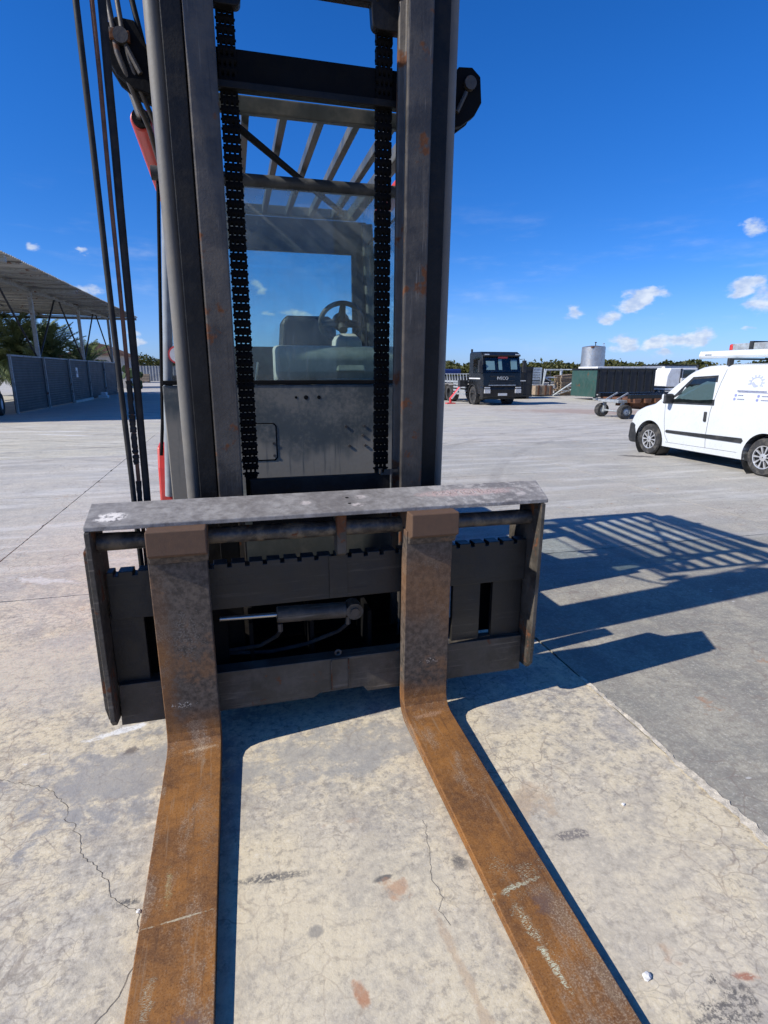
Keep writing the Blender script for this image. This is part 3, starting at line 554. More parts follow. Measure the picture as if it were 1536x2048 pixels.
F(MB().cyl((.51, 2.51, .551), (.51, 2.59, .551), .042, 20), 'cylinder_eye', 'carriage', pc, smooth=True)
F(MB().cyl((.51, 2.50, .551), (.51, 2.60, .551), .021, 16), 'eye_pin', 'steel', pc, smooth=True)
for x in (.147, .48):
    F(MB().cyl((x, 2.54, .518), (x, 2.54, .478), .013, 6), 'hose_fitting', 'steel', pc)
F(MB().tube([(.48, 2.54, .48), (.44, 2.57, .43), (.28, 2.61, .36), (.1, 2.63, .33), (-.12, 2.63, .35)], .010, 8), 'hydraulic_hose', 'rubber', smooth=True)
F(MB().tube([(.147, 2.54, .48), (.13, 2.57, .44), (.05, 2.61, .38), (-.12, 2.63, .36)], .010, 8), 'hydraulic_hose', 'rubber', smooth=True)
F(MB().tube([(.417+.013*math.cos(a), 2.48, .359+.013*math.sin(a)) for a in [i*math.pi/6 for i in range(13)]], .006, 8, False), 'eye_bolt', 'steel', smooth=True)
# forks
def fork(x0, x1):
    P = [(2.314, 1.0), (2.338, .185)]+[(2.278+.06*math.cos(R(a)), .165+.06*math.sin(R(a))) for a in (-5, -20, -40, -60, -78)]
    P = P[:1]+[(2.326, .6), (2.334, .3), (2.337, .19), (2.333, .155), (2.322, .128), (2.30, .108), (2.26, .095)]
    P += [(2.0, .083), (1.6, .066), (1.2, .052), (1.0, .046), (.8, .039), (.6, .032), (.42, .024), (.35, .018), (.35, .008), (.42, .006), (.6, .005), (.8, .005), (1.0, .006), (1.2, .007), (1.6, .010), (2.0, .013), (2.25, .014), (2.33, .02), (2.38, .045), (2.402, .085), (2.408, .14), (2.405, .3), (2.398, .6), (2.388, 1.0)]
    f_ = MB().prism(P, 'x', x0, x1); c = (x0+x1)/2
    def tap(p):
        if p[1] < 2.36 and p[2] < .2: p = (p[0], p[1], p[2]*(.76 if p[2] < .12 else .76+.24*(p[2]-.12)/.08))
        p = (p[0], p[1]+.012, p[2])
        k = 1 if p[1] > .62 else .45+.55*math.sqrt(max(0, (p[1]-.33)/.29)); return (c+(p[0]-c)*k, p[1], p[2])
    o = F(f_, 'fork', 'fork', fn=tap, bevel=.007, seg=3)
    F(MB().prism([(2.272, 1.088), (2.272, .985), (2.30, .972), (2.316, .94), (2.39, .94), (2.42, .96), (2.45, .97), (2.50, .99), (2.50, 1.06), (2.45, 1.068), (2.40, 1.088)], 'x', x0+.008, x1+.008), 'fork_hook', 'fork', o, bevel=.005)
    return o
fa = fork(-.382, -.152); fa['label'] = 'fork with rust along its left edge, in front of the hoses'
fb = fork(.716, .940); fb['label'] = 'fork with pale paint scrapes on its blade'
# cab
fp = F(MB().box(-.40, 1.24, 3.55, 3.58, .55, 1.62), 'front_panel', 'front', bevel=.006)
F(MB().prism([(.0, 1.165), (.222, 1.165), (.236, 1.18), (.236, 1.37), (.222, 1.385), (.0, 1.385)], 'y', 3.546, 3.552), 'access_cover', 'front', fp, bevel=.002)
F(MB().prism([(-.01, 1.158), (.228, 1.158), (.243, 1.175), (.243, 1.375), (.228, 1.392), (-.01, 1.392)], 'y', 3.5485, 3.552), 'cover_gap', 'black', fp)
for (x, z) in ((.222, 1.265), (.222, 1.19), (.68, 1.36), (.8, 1.36), (.79, 1.30), (.70, 1.235), (.805, 1.235)): F(MB().cyl((x, 3.543, z), (x, 3.552, z), .009, 6), 'bolt_head', 'steel', fp)
for (x, z, r_) in ((.431, 1.544, .0135), (.512, 1.544, .0115), (.37, 1.545, .008)): F(MB().cyl((x, 3.5485, z), (x, 3.56, z), r_, 14), 'panel_hole', 'black', fp)
F(MB().box(-.40, 1.24, 3.545, 3.6, 1.623, 1.648), 'windscreen_sill', 'black', bevel=.004)
ws = F(MB().box(-.30, 1.14, 3.585, 3.590, 1.648, 2.715), 'windscreen', 'glass')
F(MB().tube([(-.36, 3.60, 2.745), (1.20, 3.60, 2.745)], .036, 14), 'windscreen_header', 'plastic', smooth=True)
for s in (0, 1):
    def X(x): return mir(x) if s else x
    F(MB().tube([(X(-.425), 3.63, .95), (X(-.375), 3.62, 1.62), (X(-.297), 3.61, 2.60), (X(-.28), 3.58, 2.78), (X(-.235), 3.45, 2.90), (X(-.20), 3.3, 2.95)], .027, 12), 'front_pillar', 'pillar', smooth=True)
    F(MB().prism([(X(-.392), .93), (X(-.30), .93), (X(-.27), 1.56), (X(-.352), 1.56)], 'y', 3.56, 3.9), 'cab_corner', 'cabgrey', bevel=.02)
    F(MB().bar((X(-.44), 5.05, 1.0), (X(-.33), 5.05, 2.9), .09, .09), 'rear_pillar', 'cabgrey', bevel=.01)
    dr = F(MB().raw([(X(-.44), 3.66, 1.0), (X(-.425), 3.66, 1.3), (X(-.315), 3.64, 2.72), (X(-.315), 4.98, 2.72), (X(-.425), 4.98, 1.3), (X(-.44), 4.98, 1.0)], [(0,1,2,3,4,5)]), 'side_window', 'glass2')
    F(MB().tube([(X(-.455), 3.66, 1.2), (X(-.43), 3.655, 1.4), (X(-.33), 3.63, 2.74), (X(-.33), 4.98, 2.74)], .010, 8), 'window_frame', 'black', dr)
    F(MB().prism([(3.62, .55), (3.64, .9), (3.68, 1.12), (3.73, 1.245), (3.85, 1.26), (4.4, 1.15), (5.1, 1.1), (6.3, 1.1), (6.5, .55), (6.25, .55), (6.2, .8), (5.6, .8), (5.5, .5), (4.25, .5), (4.15, .8), (3.75, .8), (3.7, .55)], 'x', *sorted((X(-.485), X(-.385)))), 'fender', 'red', bevel=.012)
    for (y, r_, wd) in ((3.78, .40, .26), (5.9, .33, .22)):
        c = X(-.34); tw = F(MB().lathe([(r_*.55, -wd/2), (r_*.9, -wd/2), (r_, -wd*.36), (r_, wd*.36), (r_*.9, wd/2), (r_*.55, wd/2)], (c, y, r_), 'x', 36), 'tyre', 'tyre', smooth=True)
        F(MB().lathe([(.02, -wd*.32), (r_*.3, -wd*.32), (r_*.5, -wd*.46), (r_*.56, -wd*.46), (r_*.56, wd*.46), (r_*.5, wd*.46), (r_*.3, wd*.32), (.02, wd*.32)], (c, y, r_), 'x', 28), 'rim', 'red', tw, smooth=True)
F(MB().box(-.18, 1.02, 3.2, 6.3, .28, .98).box(-.36, 1.2, 3.6, 5.1, .85, 1.2), 'chassis', 'cabgrey', bevel=.02)
F(MB().box(-.45, 1.29, 3.3, 3.9, .1, .72), 'axle_housing', 'black', bevel=.03)
F(MB().prism([(6.2, .3), (6.2, 1.35), (6.5, 1.42), (6.85, 1.2), (6.95, .8), (6.9, .35)], 'x', -.35, 1.19), 'counterweight', 'red', bevel=.05)
F(MB().box(-.32, 1.16, 5.1, 6.2, .9, 1.5), 'engine_hood', 'red', bevel=.05)
rw = F(MB().prism([(-.40, 1.0), (1.24, 1.0), (1.17, 2.92), (-.33, 2.92)], 'y', 5.06, 5.10), 'rear_wall', 'plastic')
# window opening in the rear wall
bm = bmesh.new(); bm.from_mesh(rw.data); bm.clear()
def q3(x, z, y): return bm.verts.new((x-O[0], y-O[1], z))
out_ = [(-.42, 1.0), (1.26, 1.0), (1.17, 2.92), (-.33, 2.92)]; inn = [(-.22, 1.905), (1.045, 1.905), (1.045, 2.665), (-.22, 2.665)]
for y, flip in ((5.06, 1), (5.10, 0)):
    a_ = [q3(*p, y) for p in out_]; i_ = [q3(*p, y) for p in inn]
    for k in range(4): bm.faces.new([a_[k], a_[(k+1) % 4], i_[(k+1) % 4], i_[k]])
    if flip: A0, I0 = a_, i_
    else:
        for k in range(4): bm.faces.new([A0[k], A0[(k+1) % 4], a_[(k+1) % 4], a_[k]]); bm.faces.new([I0[k], I0[(k+1) % 4], i_[(k+1) % 4], i_[k]])
bmesh.ops.recalc_face_normals(bm, faces=bm.faces); bm.to_mesh(rw.data); bm.free()
F(MB().box(-.23, 1.055, 5.078, 5.082, 1.895, 2.675), 'rear_window', 'glass2', rw)
# overhead guard
og = F(MB().box(-.225, 1.075, 3.19, 3.235, 2.925, 3.0), 'guard_front_bar', 'cabgrey', bevel=.008)
F(MB().box(-.225, 1.075, 5.03, 5.1, 2.93, 3.0), 'guard_rear_bar', 'cabgrey', bevel=.008)
for x in (-.225, 1.005): F(MB().box(x, x+.07, 3.24, 5.03, 2.915, 3.0), 'guard_side_rail', 'cabgrey', bevel=.008)
for i in range(6):
    x = XC+.0-.468+i*.1875; F(MB().box(x-.019, x+.019, 3.235, 5.03, 2.93, 2.985), 'guard_bar', 'cabgrey', bevel=.004)
F(MB().tube([(.06, 3.23, 2.90), (.53, 4.05, 2.89), (.9, 4.7, 2.89)], .019, 10), 'cable_tube', 'black', smooth=True)
for x in (-.2, 1.05): F(MB().tube([(x, 4.5, 3.0), (x*1.05, 4.48, 3.05), (x*1.1, 4.45, 3.10)], .03, 10), 'cylinder_mount', 'cabgrey')
# inside the cab
def rbox(x0, x1, y0, y1, z0, z1, r): return MB().box(x0, x1, y0, y1, z0, z1), r
F(MB().prism([(3.72, 1.70), (3.70, 1.80), (3.74, 1.862), (4.0, 1.87), (4.0, 1.62), (3.76, 1.64)], 'x', .268, 1.2), 'dashboard', 'dash', bevel=.03, seg=4)
F(MB().box(.52, 1.2, 3.75, 4.0, 1.2, 1.70), 'pedal_housing', 'dash', bevel=.02)
F(MB().loft([[(.655, 3.70, 1.70), (.85, 3.70, 1.70), (.85, 3.95, 1.70), (.655, 3.95, 1.70)], [(.672, 3.76, 1.90), (.835, 3.76, 1.90), (.835, 3.98, 1.90), (.672, 3.98, 1.90)], [(.70, 3.84, 1.945), (.81, 3.84, 1.945), (.81, 3.98, 1.945), (.70, 3.98, 1.945)]]), 'steering_column', 'dash', bevel=.012)
sw_c = Vector((.755, 4.06, 2.035)); ax = Vector((0, .80, .6)).normalized(); e1 = Vector((1, 0, 0)); e2 = ax.cross(e1)
F(MB().tube([sw_c+(e1*math.cos(a)+e2*math.sin(a))*.145 for a in [i*2*math.pi/40 for i in range(41)]], .0165, 10, False), 'steering_wheel', 'plastic', smooth=True)
sp0 = [o for o in children(fl) if o.name.startswith('steering_wheel')][0]
sk = MB()
for a in (10, 170, 270): q = sw_c+(e1*math.cos(R(a))+e2*math.sin(R(a)))*.14; sk.tube([sw_c, (sw_c+q)/2, q], [.04, .026, .02], 8)
F(sk, 'wheel_spoke', 'plastic', sp0, smooth=True)
F(MB().cyl(sw_c-ax*.10, sw_c+ax*.02, .030, 18).cyl(sw_c-ax*.02, sw_c+ax*.025, .06, 18), 'wheel_hub', 'plastic', sp0, smooth=True)
F(MB().prism([(.36, 1.45), (.36, 1.86), (.372, 1.92), (.385, 2.06), (.40, 2.10), (.44, 2.125), (.76, 2.125), (.80, 2.10), (.82, 2.06), (.83, 1.92), (.845, 1.86), (.845, 1.45)], 'y', 4.62, 4.76), 'seat_back', 'seat', bevel=.04, seg=4)
F(MB().box(.34, .86, 4.15, 4.65, 1.36, 1.5), 'seat_cushion', 'seat', bevel=.05, seg=4)
F(MB().tube([(.14, 3.95, 1.4), (.15, 3.94, 1.66), (.165, 3.92, 1.76)], [.006, .006, .006], 8), 'control_lever', 'chrome', smooth=True)
F(MB().cyl((.885, 3.9, 1.75), (.875, 3.88, 1.98), .012, 8, .02), 'indicator_stalk', 'plastic')
F(MB().prism(arc(-.305, 1.795, .052, 0, 360, 24)[:-1], 'y', 3.582, 3.5845), 'warning_sticker', 'decal_r', ws)
F(MB().prism(arc(-.305, 1.795, .042, 0, 360, 24)[:-1], 'y', 3.5805, 3.5818), 'sticker_face', 'decal_w', ws)

# ------------------------------------------------------------------ more materials for the yard
M['fence'] = surf('dark fence panel', (.055, .05, .044), .6, 0, .2, 1.2, .1, 30, dirt=((.08, .074, .066), .5), streak=.25)
M['roofmetal'] = surf('corrugated roof sheet', (.40, .40, .385), .55, .1, .2, .6, .05, 20, dirt=((.26, .23, .19), .5), rust=(.06, 1.5))
M['white'] = surf('white van paint', (.60, .62, .625), .28, 0, .03, 2, .0, 40, dirt=((.6, .57, .52), .1))
M['white2'] = surf('white painted metal', (.72, .72, .71), .45, 0, .08, 2, .03, 40, dirt=((.4, .37, .33), .3), streak=.2)
M['vblack'] = surf('black vehicle plastic', (.016, .017, .018), .5, 0, .2, 4, .05, 60, dirt=((.08, .075, .07), .4))
M['tblack'] = surf('dark truck paint', (.006, .007, .008), .25, 0, .2, 2, .02, 40, dirt=((.02, .02, .019), .4))
M['alloy'] = surf('silver wheel trim', (.62, .62, .62), .35, .6, .1, 8, .02, 40, dirt=((.3, .27, .24), .35))
M['lens'] = surf('clear lamp lens', (.7, .7, .68), .15, .3, .1, 9, 0)
M['tgreen'] = surf('green container paint', (.028, .075, .062), .5, 0, .15, 1.5, .05, 40, dirt=((.06, .085, .075), .4), rust=(.03, 2))
M['cdark'] = surf('dark container steel and shade', (.016, .017, .019), .6, 0, .3, 1.5, .05, 40, dirt=((.04, .04, .04), .5))  # black container's own colour; on the green one it carries painted shade
M['rusty'] = surf('rusty chassis steel', (.14, .06, .03), .8, 0, .45, 4, .3, 60)
M['wood'] = surf('weathered wood', (.30, .225, .15), .8, 0, .35, 6, .2, 60, streak=.3)
M['inox'] = surf('stainless tank', (.5, .49, .47), .38, .85, .15, 2, .03, 30, dirt=((.3, .27, .24), .4), streak=.4)
M['stucco'] = surf('pale stucco', (.55, .50, .43), .9, 0, .15, 2, .1, 30)
M['tile'] = surf('terracotta tiles', (.15, .085, .06), .85, 0, .4, 4, .3, 20)
M['greyfence'] = surf('grey boundary sheet', (.24, .25, .26), .7, 0, .3, 1, .05, 20, streak=.5)
M['trunk'] = surf('palm trunk', (.11, .085, .06), .95, 0, .4, 6, .5, 20)
M['tractor'] = surf('green machine paint', (.02, .16, .06), .4, 0, .15, 3, .03, 40)
M['blue'] = surf('blue paint', (.02, .04, .16), .45, 0, .2, 3, .05, 40)
M['logo'] = surf('blue logo print', (.24, .26, .48), .5, 0, .1, 5, 0)
M['logo2'] = surf('pale blue logo print', (.40, .43, .58), .5, 0, .1, 5, 0)
M['stonew'] = surf('white stone', (.72, .71, .69), .85, 0, .15, 30, .4, 120)
M['galvp'] = surf('pale galvanised steel', (.52, .57, .59), .5, .2, .25, 6, .1, 60, dirt=((.3, .29, .27), .4))
M['awning'] = surf('pale awning box', (.66, .70, .72), .35, 0, .04, 2, .02, 40)
M['redcap'] = surf('red plastic cap', (.5, .03, .025), .45, 0, .2, 8, 0)
M['sky_reflection'] = surf('painted pale reflection', (.16, .27, .29), .2, 0, .1, 3, 0)  # colour of the reflections painted on the lorry windscreen
M['plate_w'] = surf('number plate', (.6, .6, .58), .5, 0, .1, 9, 0)
def leaf_mat(name, lo, hi):
    m, t, b = newmat(name)
    v = t.add('ShaderNodeNewGeometry').outputs['Position']
    c = t.mix(t.rng(t.noise(v, .9, 4, .7), .35, .65), lo, hi); c = t.mix(t.m('MULTIPLY', t.noise(v, 9, 2), .4), c, tuple(x*.5 for x in lo))
    t.put(b.inputs['Base Color'], c); b.inputs['Roughness'].default_value = .55; b.inputs['Specular IOR Level'].default_value = .35
    tr = t.add('ShaderNodeBsdfTranslucent', {'Color': c}); mx = t.add('ShaderNodeMixShader', {0: .38, 1: b.outputs[0], 2: tr.outputs[0]})
    t.t.links.new(mx.outputs[0], t.t.nodes['Material Output'].inputs[0]); return m
M['leaf'] = leaf_mat('wood foliage', (.065, .08, .022), (.15, .145, .045)); M['palm'] = leaf_mat('palm frond', (.14, .19, .08), (.27, .32, .14)); M['cactus'] = leaf_mat('cactus green', (.05, .09, .03), (.09, .13, .05))

# ------------------------------------------------------------------ open shed with its panel fence, left
FX = -8.8; PY = [21.8, 26.3, 30.6, 34.9, 39.2, 43.65, 48.1]
sh = thing('open_shed', 'long open shed with pale corrugated roof on grey steel posts beside dark fence', 'shed', (FX, 35, 0))
def S(mb, name, mat, parent=sh, **k): return mb.build(name, M[mat], parent, (FX, 35, 0), **k)
rz_ = lambda x: 5.33-.035*(x+8.8)*0   # roof is nearly level
n = 200
def roof_z(y): return 5.22+(y-21)*.0135
sheetm = MB(); ny = 24; vs = []
for i in range(ny+1):
    y = i/ny*1.0; z = .028*math.sin(i/ny*2*math.pi*5)
    vs += [(0, y, z), (-6.5, y, z+.12), (-13.5, y, z+.35)]
fs = [(3*i+k, 3*i+3+k, 3*i+4+k, 3*i+1+k) for i in range(ny) for k in (0, 1)]
sheetm.raw(vs, fs); sme = sheetm.mesh('roof_sheet', M['roofmetal'])
for i in range(27):
    o = link('roof_sheet', sme, sh, (-6.7-FX, 21+i-35, roof_z(21+i)+.09+(.008 if i % 2 else 0)), (math.atan(.0135), 0, 0))
for y in (21.8, 30.6, 39.2, 48.0):
    for x in (FX, FX-11.4):
        if y < 25 and x == FX: pass
        S(MB().box(x-.08, x+.08, y-.08, y+.08, 0, roof_z(y)-.1), 'post', 'postgrey')
    S(MB().box(FX-11.6, FX+2.0, y-.06, y+.06, roof_z(y)-.13, roof_z(y)+.04), 'cross_beam', 'postgrey')
for x in (FX, FX-4, FX-8, FX-11.4):
    S(MB().bar((x, 21, roof_z(21)-.02), (x, 48.1, roof_z(48.1)-.02), .12, .14), 'eaves_beam', 'postgrey')
for a, b_ in ((21.8, 30.6), (30.6, 39.2), (39.2, 48.0)):
    mid = (a+b_)/2
    for e, s_ in ((a, -.45), (b_, .45)):
        S(MB().tube([(FX, e-s_*.6, 2.4), (FX, mid+s_, roof_z(mid)-.1)], .045, 8), 'brace', 'vblack')
        S(MB().tube([(FX-11.4, e-s_*.6, 2.4), (FX-11.4, mid+s_, roof_z(mid)-.1)], .045, 8), 'brace', 'vblack')
for i in range(18):
    y = 21.6+i*1.5; S(MB().box(FX-11.6, FX+2.05, y-.03, y+.03, roof_z(y)+.0, roof_z(y)+.06), 'purlin', 'postgrey')
fe = thing('panel_fence', 'dark grey panel fence with pale posts under the open shed', 'fence', (FX+.15, 37, 0))
def FE(mb, name, mat, parent=fe, **k): return mb.build(name, M[mat], parent, (FX+.15, 37, 0), **k)
FX2 = FX+.12
for a, b_ in zip(PY[1:], PY[2:]):
    zz_ = [.05+i*2.25/40 for i in range(41)]; p = FE(MB().prism([(FX2+.02-(.012 if i % 2 else 0), z) for i, z in enumerate(zz_)]+[(FX2-.02, 2.3), (FX2-.02, .05)], 'y', a+.04, b_-.04), 'fence_panel', 'fence')
for y in PY[1:]: FE(MB().box(FX2+.03, FX2+.12, y-.04, y+.04, 0, 2.36), 'fence_post', 'postgrey')
FE(MB().box(FX2-.03, FX2+.06, PY[1], PY[-1], 2.305, 2.37), 'top_rail', 'postgrey')
FE(MB().box(FX2+.03, FX2+.2, 34.95, 39.1, 0.0, .14), 'kerb_stone', 'stucco', bevel=.02)
sg = FE(MB().box(FX2+.022, FX2+.034, 36.35, 36.75, 1.38, 1.92), 'sign', 'decal_w'); FE(MB().box(FX2+.035, FX2+.038, 36.42, 36.6, 1.55, 1.75), 'sign_print', 'vblack', sg)
tag(MB().box(-.3, .3, -.25, .2, 0, .2).box(-.15, .2, -.1, .25, .18, .4).build('rubble', M['stonew'], bevel=.06), 'small heap of grey rubble at the foot of the dark fence', 'rubble').location = (FX+.55, 40.8, 0)
# green machine half under the shed
gm = thing('tractor', 'green tractor with black tyres at the left edge under the shed', 'tractor', (-9.6, 24.4, 0), R(8))
MB().prism([(-1.6, .7), (-1.6, 1.35), (-1.2, 1.5), (.3, 1.5), (.4, 1.1), (1.6, 1.05), (1.75, .9), (1.75, .6), (-1.2, .55)], 'x', -.45, .45).build('body', M['tractor'], gm, bevel=.06)
MB().prism([(-1.3, 1.5), (-1.2, 2.4), (.1, 2.45), (.35, 1.5)], 'x', -.6, .6).build('cabin_glass', M['vglass'], gm)
MB().box(-.66, .66, -1.35, .2, 2.42, 2.52).build('cabin_roof', M['tractor'], gm, bevel=.04)
for x in (-.85, .55):
    for y, r_ in ((-.9, .72), (1.15, .45)):
        MB().lathe([(r_*.5, 0), (r_*.93, .0), (r_, .05), (r_, .27), (r_*.93, .32), (r_*.5, .32)], (x, y, r_), 'x', 30).build('tyre', M['tyre'], gm, smooth=True)
        MB().lathe([(.02, .1), (r_*.4, .1), (r_*.52, .03), (r_*.52, .3), (.02, .25)], (x, y, r_), 'x', 24).build('rim', M['decal_w'], gm, smooth=True)
    MB().prism([(-1.75, .9), (-1.65, 1.3), (-1.3, 1.58), (-.5, 1.58), (-.12, 1.25), (-.2, 1.2), (-.55, 1.5), (-1.25, 1.5), (-1.6, 1.25), (-1.68, .9)], 'x', x-.02, x+.36).build('fender', M['tractor'], gm)

# ------------------------------------------------------------------ palms behind the fence
def frond_mesh(L, droop, seed):
    r = random.Random(seed); m_ = MB(); N = 26; P = []
    for i in range(N+1):
        s = i/N; P.append(Vector((L*s*(1-.25*droop*s), 0, L*(.55*s-droop*s*s))))
    m_.tube([P[i] for i in range(0, N+1, 2)], [.035*(1-.85*i/N) for i in range(0, N+1, 2)], 4)
    for i in range(2, N):
        s = i/N; l = .62*math.sin(math.pi*min(1, s*.9+.12))+.08; t_ = (P[i+1]-P[i-1]).normalized()
        for sd in (-1, 1):
            b_ = P[i]; d_ = (Vector((0, sd, 0))*.75+t_*.75+Vector((0, 0, r.uniform(-.15, .25)))).normalized(); w_ = t_*.075
            tip = b_+d_*l+Vector((0, 0, -.16*l)); mid = b_+d_*l*.5+Vector((0, 0, .03)); k = len(m_.v)
            m_.raw([b_-w_*.5, b_+w_*.5, mid+w_*.5, mid-w_*.5, tip], [(0, 1, 2, 3), (3, 2, 4)])
    return m_.mesh('frond', M['palm'])
FM = [frond_mesh(2.9, .55, 1), frond_mesh(2.6, .85, 2), frond_mesh(3.0, .32, 3)]
def palm(loc, h, sc, label, seed):
    r = random.Random(seed); t_ = thing('palm_tree', label, 'palm tree', loc, r.uniform(0, 6), 'palms behind the dark fence')
    m_ = MB(); P = []; R_ = []
    for i in range(15): P.append((0, 0, h*i/14)); R_.append(.26+(.05 if i % 2 else 0))
    m_.tube(P, R_, 12).build('trunk', M['trunk'], t_)
    for i in range(64):
        s = i/64; el_ = R(70-115*s+r.uniform(-8, 8)); k = 2 if s < .3 else (0 if s < .7 else 1)
        o = link('frond', FM[k], t_, (0, 0, h-.05+.1*(1-s)), (r.uniform(-.25, .25), -el_+R(20), i*2.4+r.uniform(-.2, .2))); q = sc*r.uniform(.85, 1.1); o.scale = (q, q, q)
for loc, h, sc, lb, sd in (((-14.6, 46, 0), 3.0, 1.15, 'tallest date palm behind the dark fence, left', 1), ((-16.6, 47, 0), 3.2, 1.15, 'date palm nearest the left edge behind the dark fence', 2), ((-12.6, 47, 0), 2.5, 1.05, 'bushy low palm behind the middle of the dark fence', 3), ((-11.2, 50, 0), 1.9, .9, 'lowest palm behind the dark fence, beside the tiled house', 4), ((-14.2, 50, 0), 3.3, 1.0, 'slender palm standing behind the other palms', 5)):
    palm(loc, h, sc, lb, sd)

# ------------------------------------------------------------------ house, boundary fence, crate and plants far left
hs = thing('house', 'low pale house with terracotta tiled roof behind the dark fence', 'house', (-13.4, 68, 0))
MB().box(-2.6, 2.6, -3, 3, 0, 3.3).build('wall', M['stucco'], hs)
rf = MB().prism([(-3.1, 3.25), (0, 4.5), (3.1, 3.25), (0, 3.35)], 'y', -3.5, 3.5).build('roof', M['tile'], hs)
MB().box(-.9, -.4, 1, 1.5, 3.9, 4.75).build('chimney', M['stucco'], rf)
rr = random.Random(4)
trm = MB()
for k in range(7): trm.tube([(-.0, k*.0, 0), (.0, 0, 0.01)], .05, 5)
tm_ = MB().tube([(0, 0, 0), (3.3, 0, -1.33)], .06, 6).mesh('tile_row', M['tile'])
for i in range(24):
    for s_ in (1, -1): link('tile_row', tm_, rf, (0, -3.4+i*.29, 4.52), (0, 0, 0 if s_ > 0 else math.pi))
for x in (-1.3, 1.2):
    wd = MB().box(x-.55, x+.55, -3.04, -2.98, 1.2, 2.5).build('window', M['vblack'], hs); MB().box(x-.48, x+.48, -3.06, -3.045, 1.27, 2.43).build('pane', M['vglass'], wd)
h2 = thing('house', 'far house with a flat tiled roof right of the low pale house', 'house', (-18.5, 100, 0))
MB().box(-3.5, 3.5, -3, 3, 0, 2.6).build('wall', M['stucco'], h2); MB().prism([(-4, 2.6), (0, 3.9), (4, 2.6)], 'y', -3.4, 3.4).build('roof', M['tile'], h2)
bf = thing('boundary_fence', 'weathered grey corrugated boundary fence at the far end of the yard', 'fence', (-9, 112, 0))
pn = MB().raw([(i*.25, .06*(i % 2), z) for z in (0, 2.7) for i in range(9)], [(i, i+1, 10+i, 9+i) for i in range(8)]).mesh('fence_sheet', M['greyfence'])
for i in range(16): link('fence_sheet', pn, bf, (-12+i*2.02, 0, 0), None)
cr = thing('wooden_crate', 'pale wooden crate standing before the grey boundary fence', 'crate', (-13.6, 96, 0))
MB().box(-1.05, 1.05, -.7, .7, .16, 1.3).build('crate_body', M['wood'], cr)
for z in (.25, .65, 1.05): MB().box(-1.1, 1.1, -.76, -.705, z, z+.28).build('plank', M['wood'], cr)
for x in (-.9, 0, .8): MB().box(x, x+.12, -.7, .7, 0, .155).build('runner', M['wood'], cr)
MB().prism([(-3, 0), (-2.6, .7), (-1.2, 1.1), (.5, .9), (1.5, 1.2), (3, .5), (3.4, 0)], 'y', -.6, .6).build('scrap_heap', M['vblack'], None, bevel=.2).location = (-8.2, 100, 0)
tag(bpy.data.objects['scrap_heap'], 'dark scrap heap right of the wooden crate', 'scrap heap')
def cactus(loc, label, seed):
    r = random.Random(seed); t_ = thing('cactus', label, 'cactus', loc)
    for i in range(16):
        z = r.uniform(.3, 2.4); x = r.uniform(-.8, .8); y = r.uniform(-.6, .6); a = r.uniform(.25, .4)
        P = [(a*.7*math.cos(q*math.pi/6), a*math.sin(q*math.pi/6)) for q in range(12)]
        o = MB().prism(P, 'y', -.04, .04).build('pad', M['cactus'], t_, bevel=.02); o.location = (x, y, z); o.rotation_euler = (r.uniform(-.4, .4), r.uniform(-.5, .5), r.uniform(0, 6))
    MB().tube([(0, 0, 0), (.1, 0, 1.2), (.2, .1, 2)], [.15, .11, .06], 8).build('stem', M['cactus'], t_)
cactus((-9.6, 62, 0), 'prickly pear cactus past the end of the dark fence', 1)

# ------------------------------------------------------------------ far woods
def wood(name, pts, h0, h1, depth, n, seed, label):
    r = np.random.default_rng(seed); seg = np.array(pts, float); k = len(seg)-1; L = np.linalg.norm(np.diff(seg, axis=0), axis=1)
    tt = r.random(n)*k; i = tt.astype(int); f = tt-i; base = seg[i]+(seg[i+1]-seg[i])*f[:, None]
    u = tt*7.0; top = h0+(h1-h0)*(.5+.28*np.sin(u*2.1+1)+.22*np.sin(u*5.3)+.12*np.sin(u*13.7+2))
    dep = r.random(n)*depth; z = top*(1-np.abs(dep/depth-.45)*.5)*(1-(1-r.random(n))**1.5*.85)
    z = z+r.normal(0, .12, n)
    c = np.stack([base[:, 0]+r.normal(0, .4, n), base[:, 1]+dep, z], 1)
    s = r.uniform(.12, .36, n); a = r.normal(size=(n, 3)); a /= np.linalg.norm(a, axis=1)[:, None]; b_ = np.cross(a, r.normal(size=(n, 3))); b_ /= np.linalg.norm(b_, axis=1)[:, None]
    V = np.concatenate([c-a*s[:, None], c+b_*s[:, None]*.6, c+a*s[:, None], c-b_*s[:, None]*.6], 1).reshape(-1, 3)
    me = bpy.data.meshes.new(name); me.from_pydata(V.tolist(), [], [(4*j, 4*j+1, 4*j+2, 4*j+3) for j in range(n)]); me.materials.append(M['leaf'])
    o = link(name, me); o['kind'] = 'stuff'; o['label'] = label; o['category'] = 'wood'; return o
wood('far_wood', [(12, 92), (26, 82), (40, 72), (58, 62), (80, 50)], 2.2, 3.3, 7, 48000, 1, 'low scrubby green wood along the horizon behind the trucks')
wood('far_wood', [(-40, 118), (-14, 120), (0, 118), (14, 100)], 3.6, 5.2, 6, 26000, 2, 'green wood along the horizon behind the grey boundary fence')

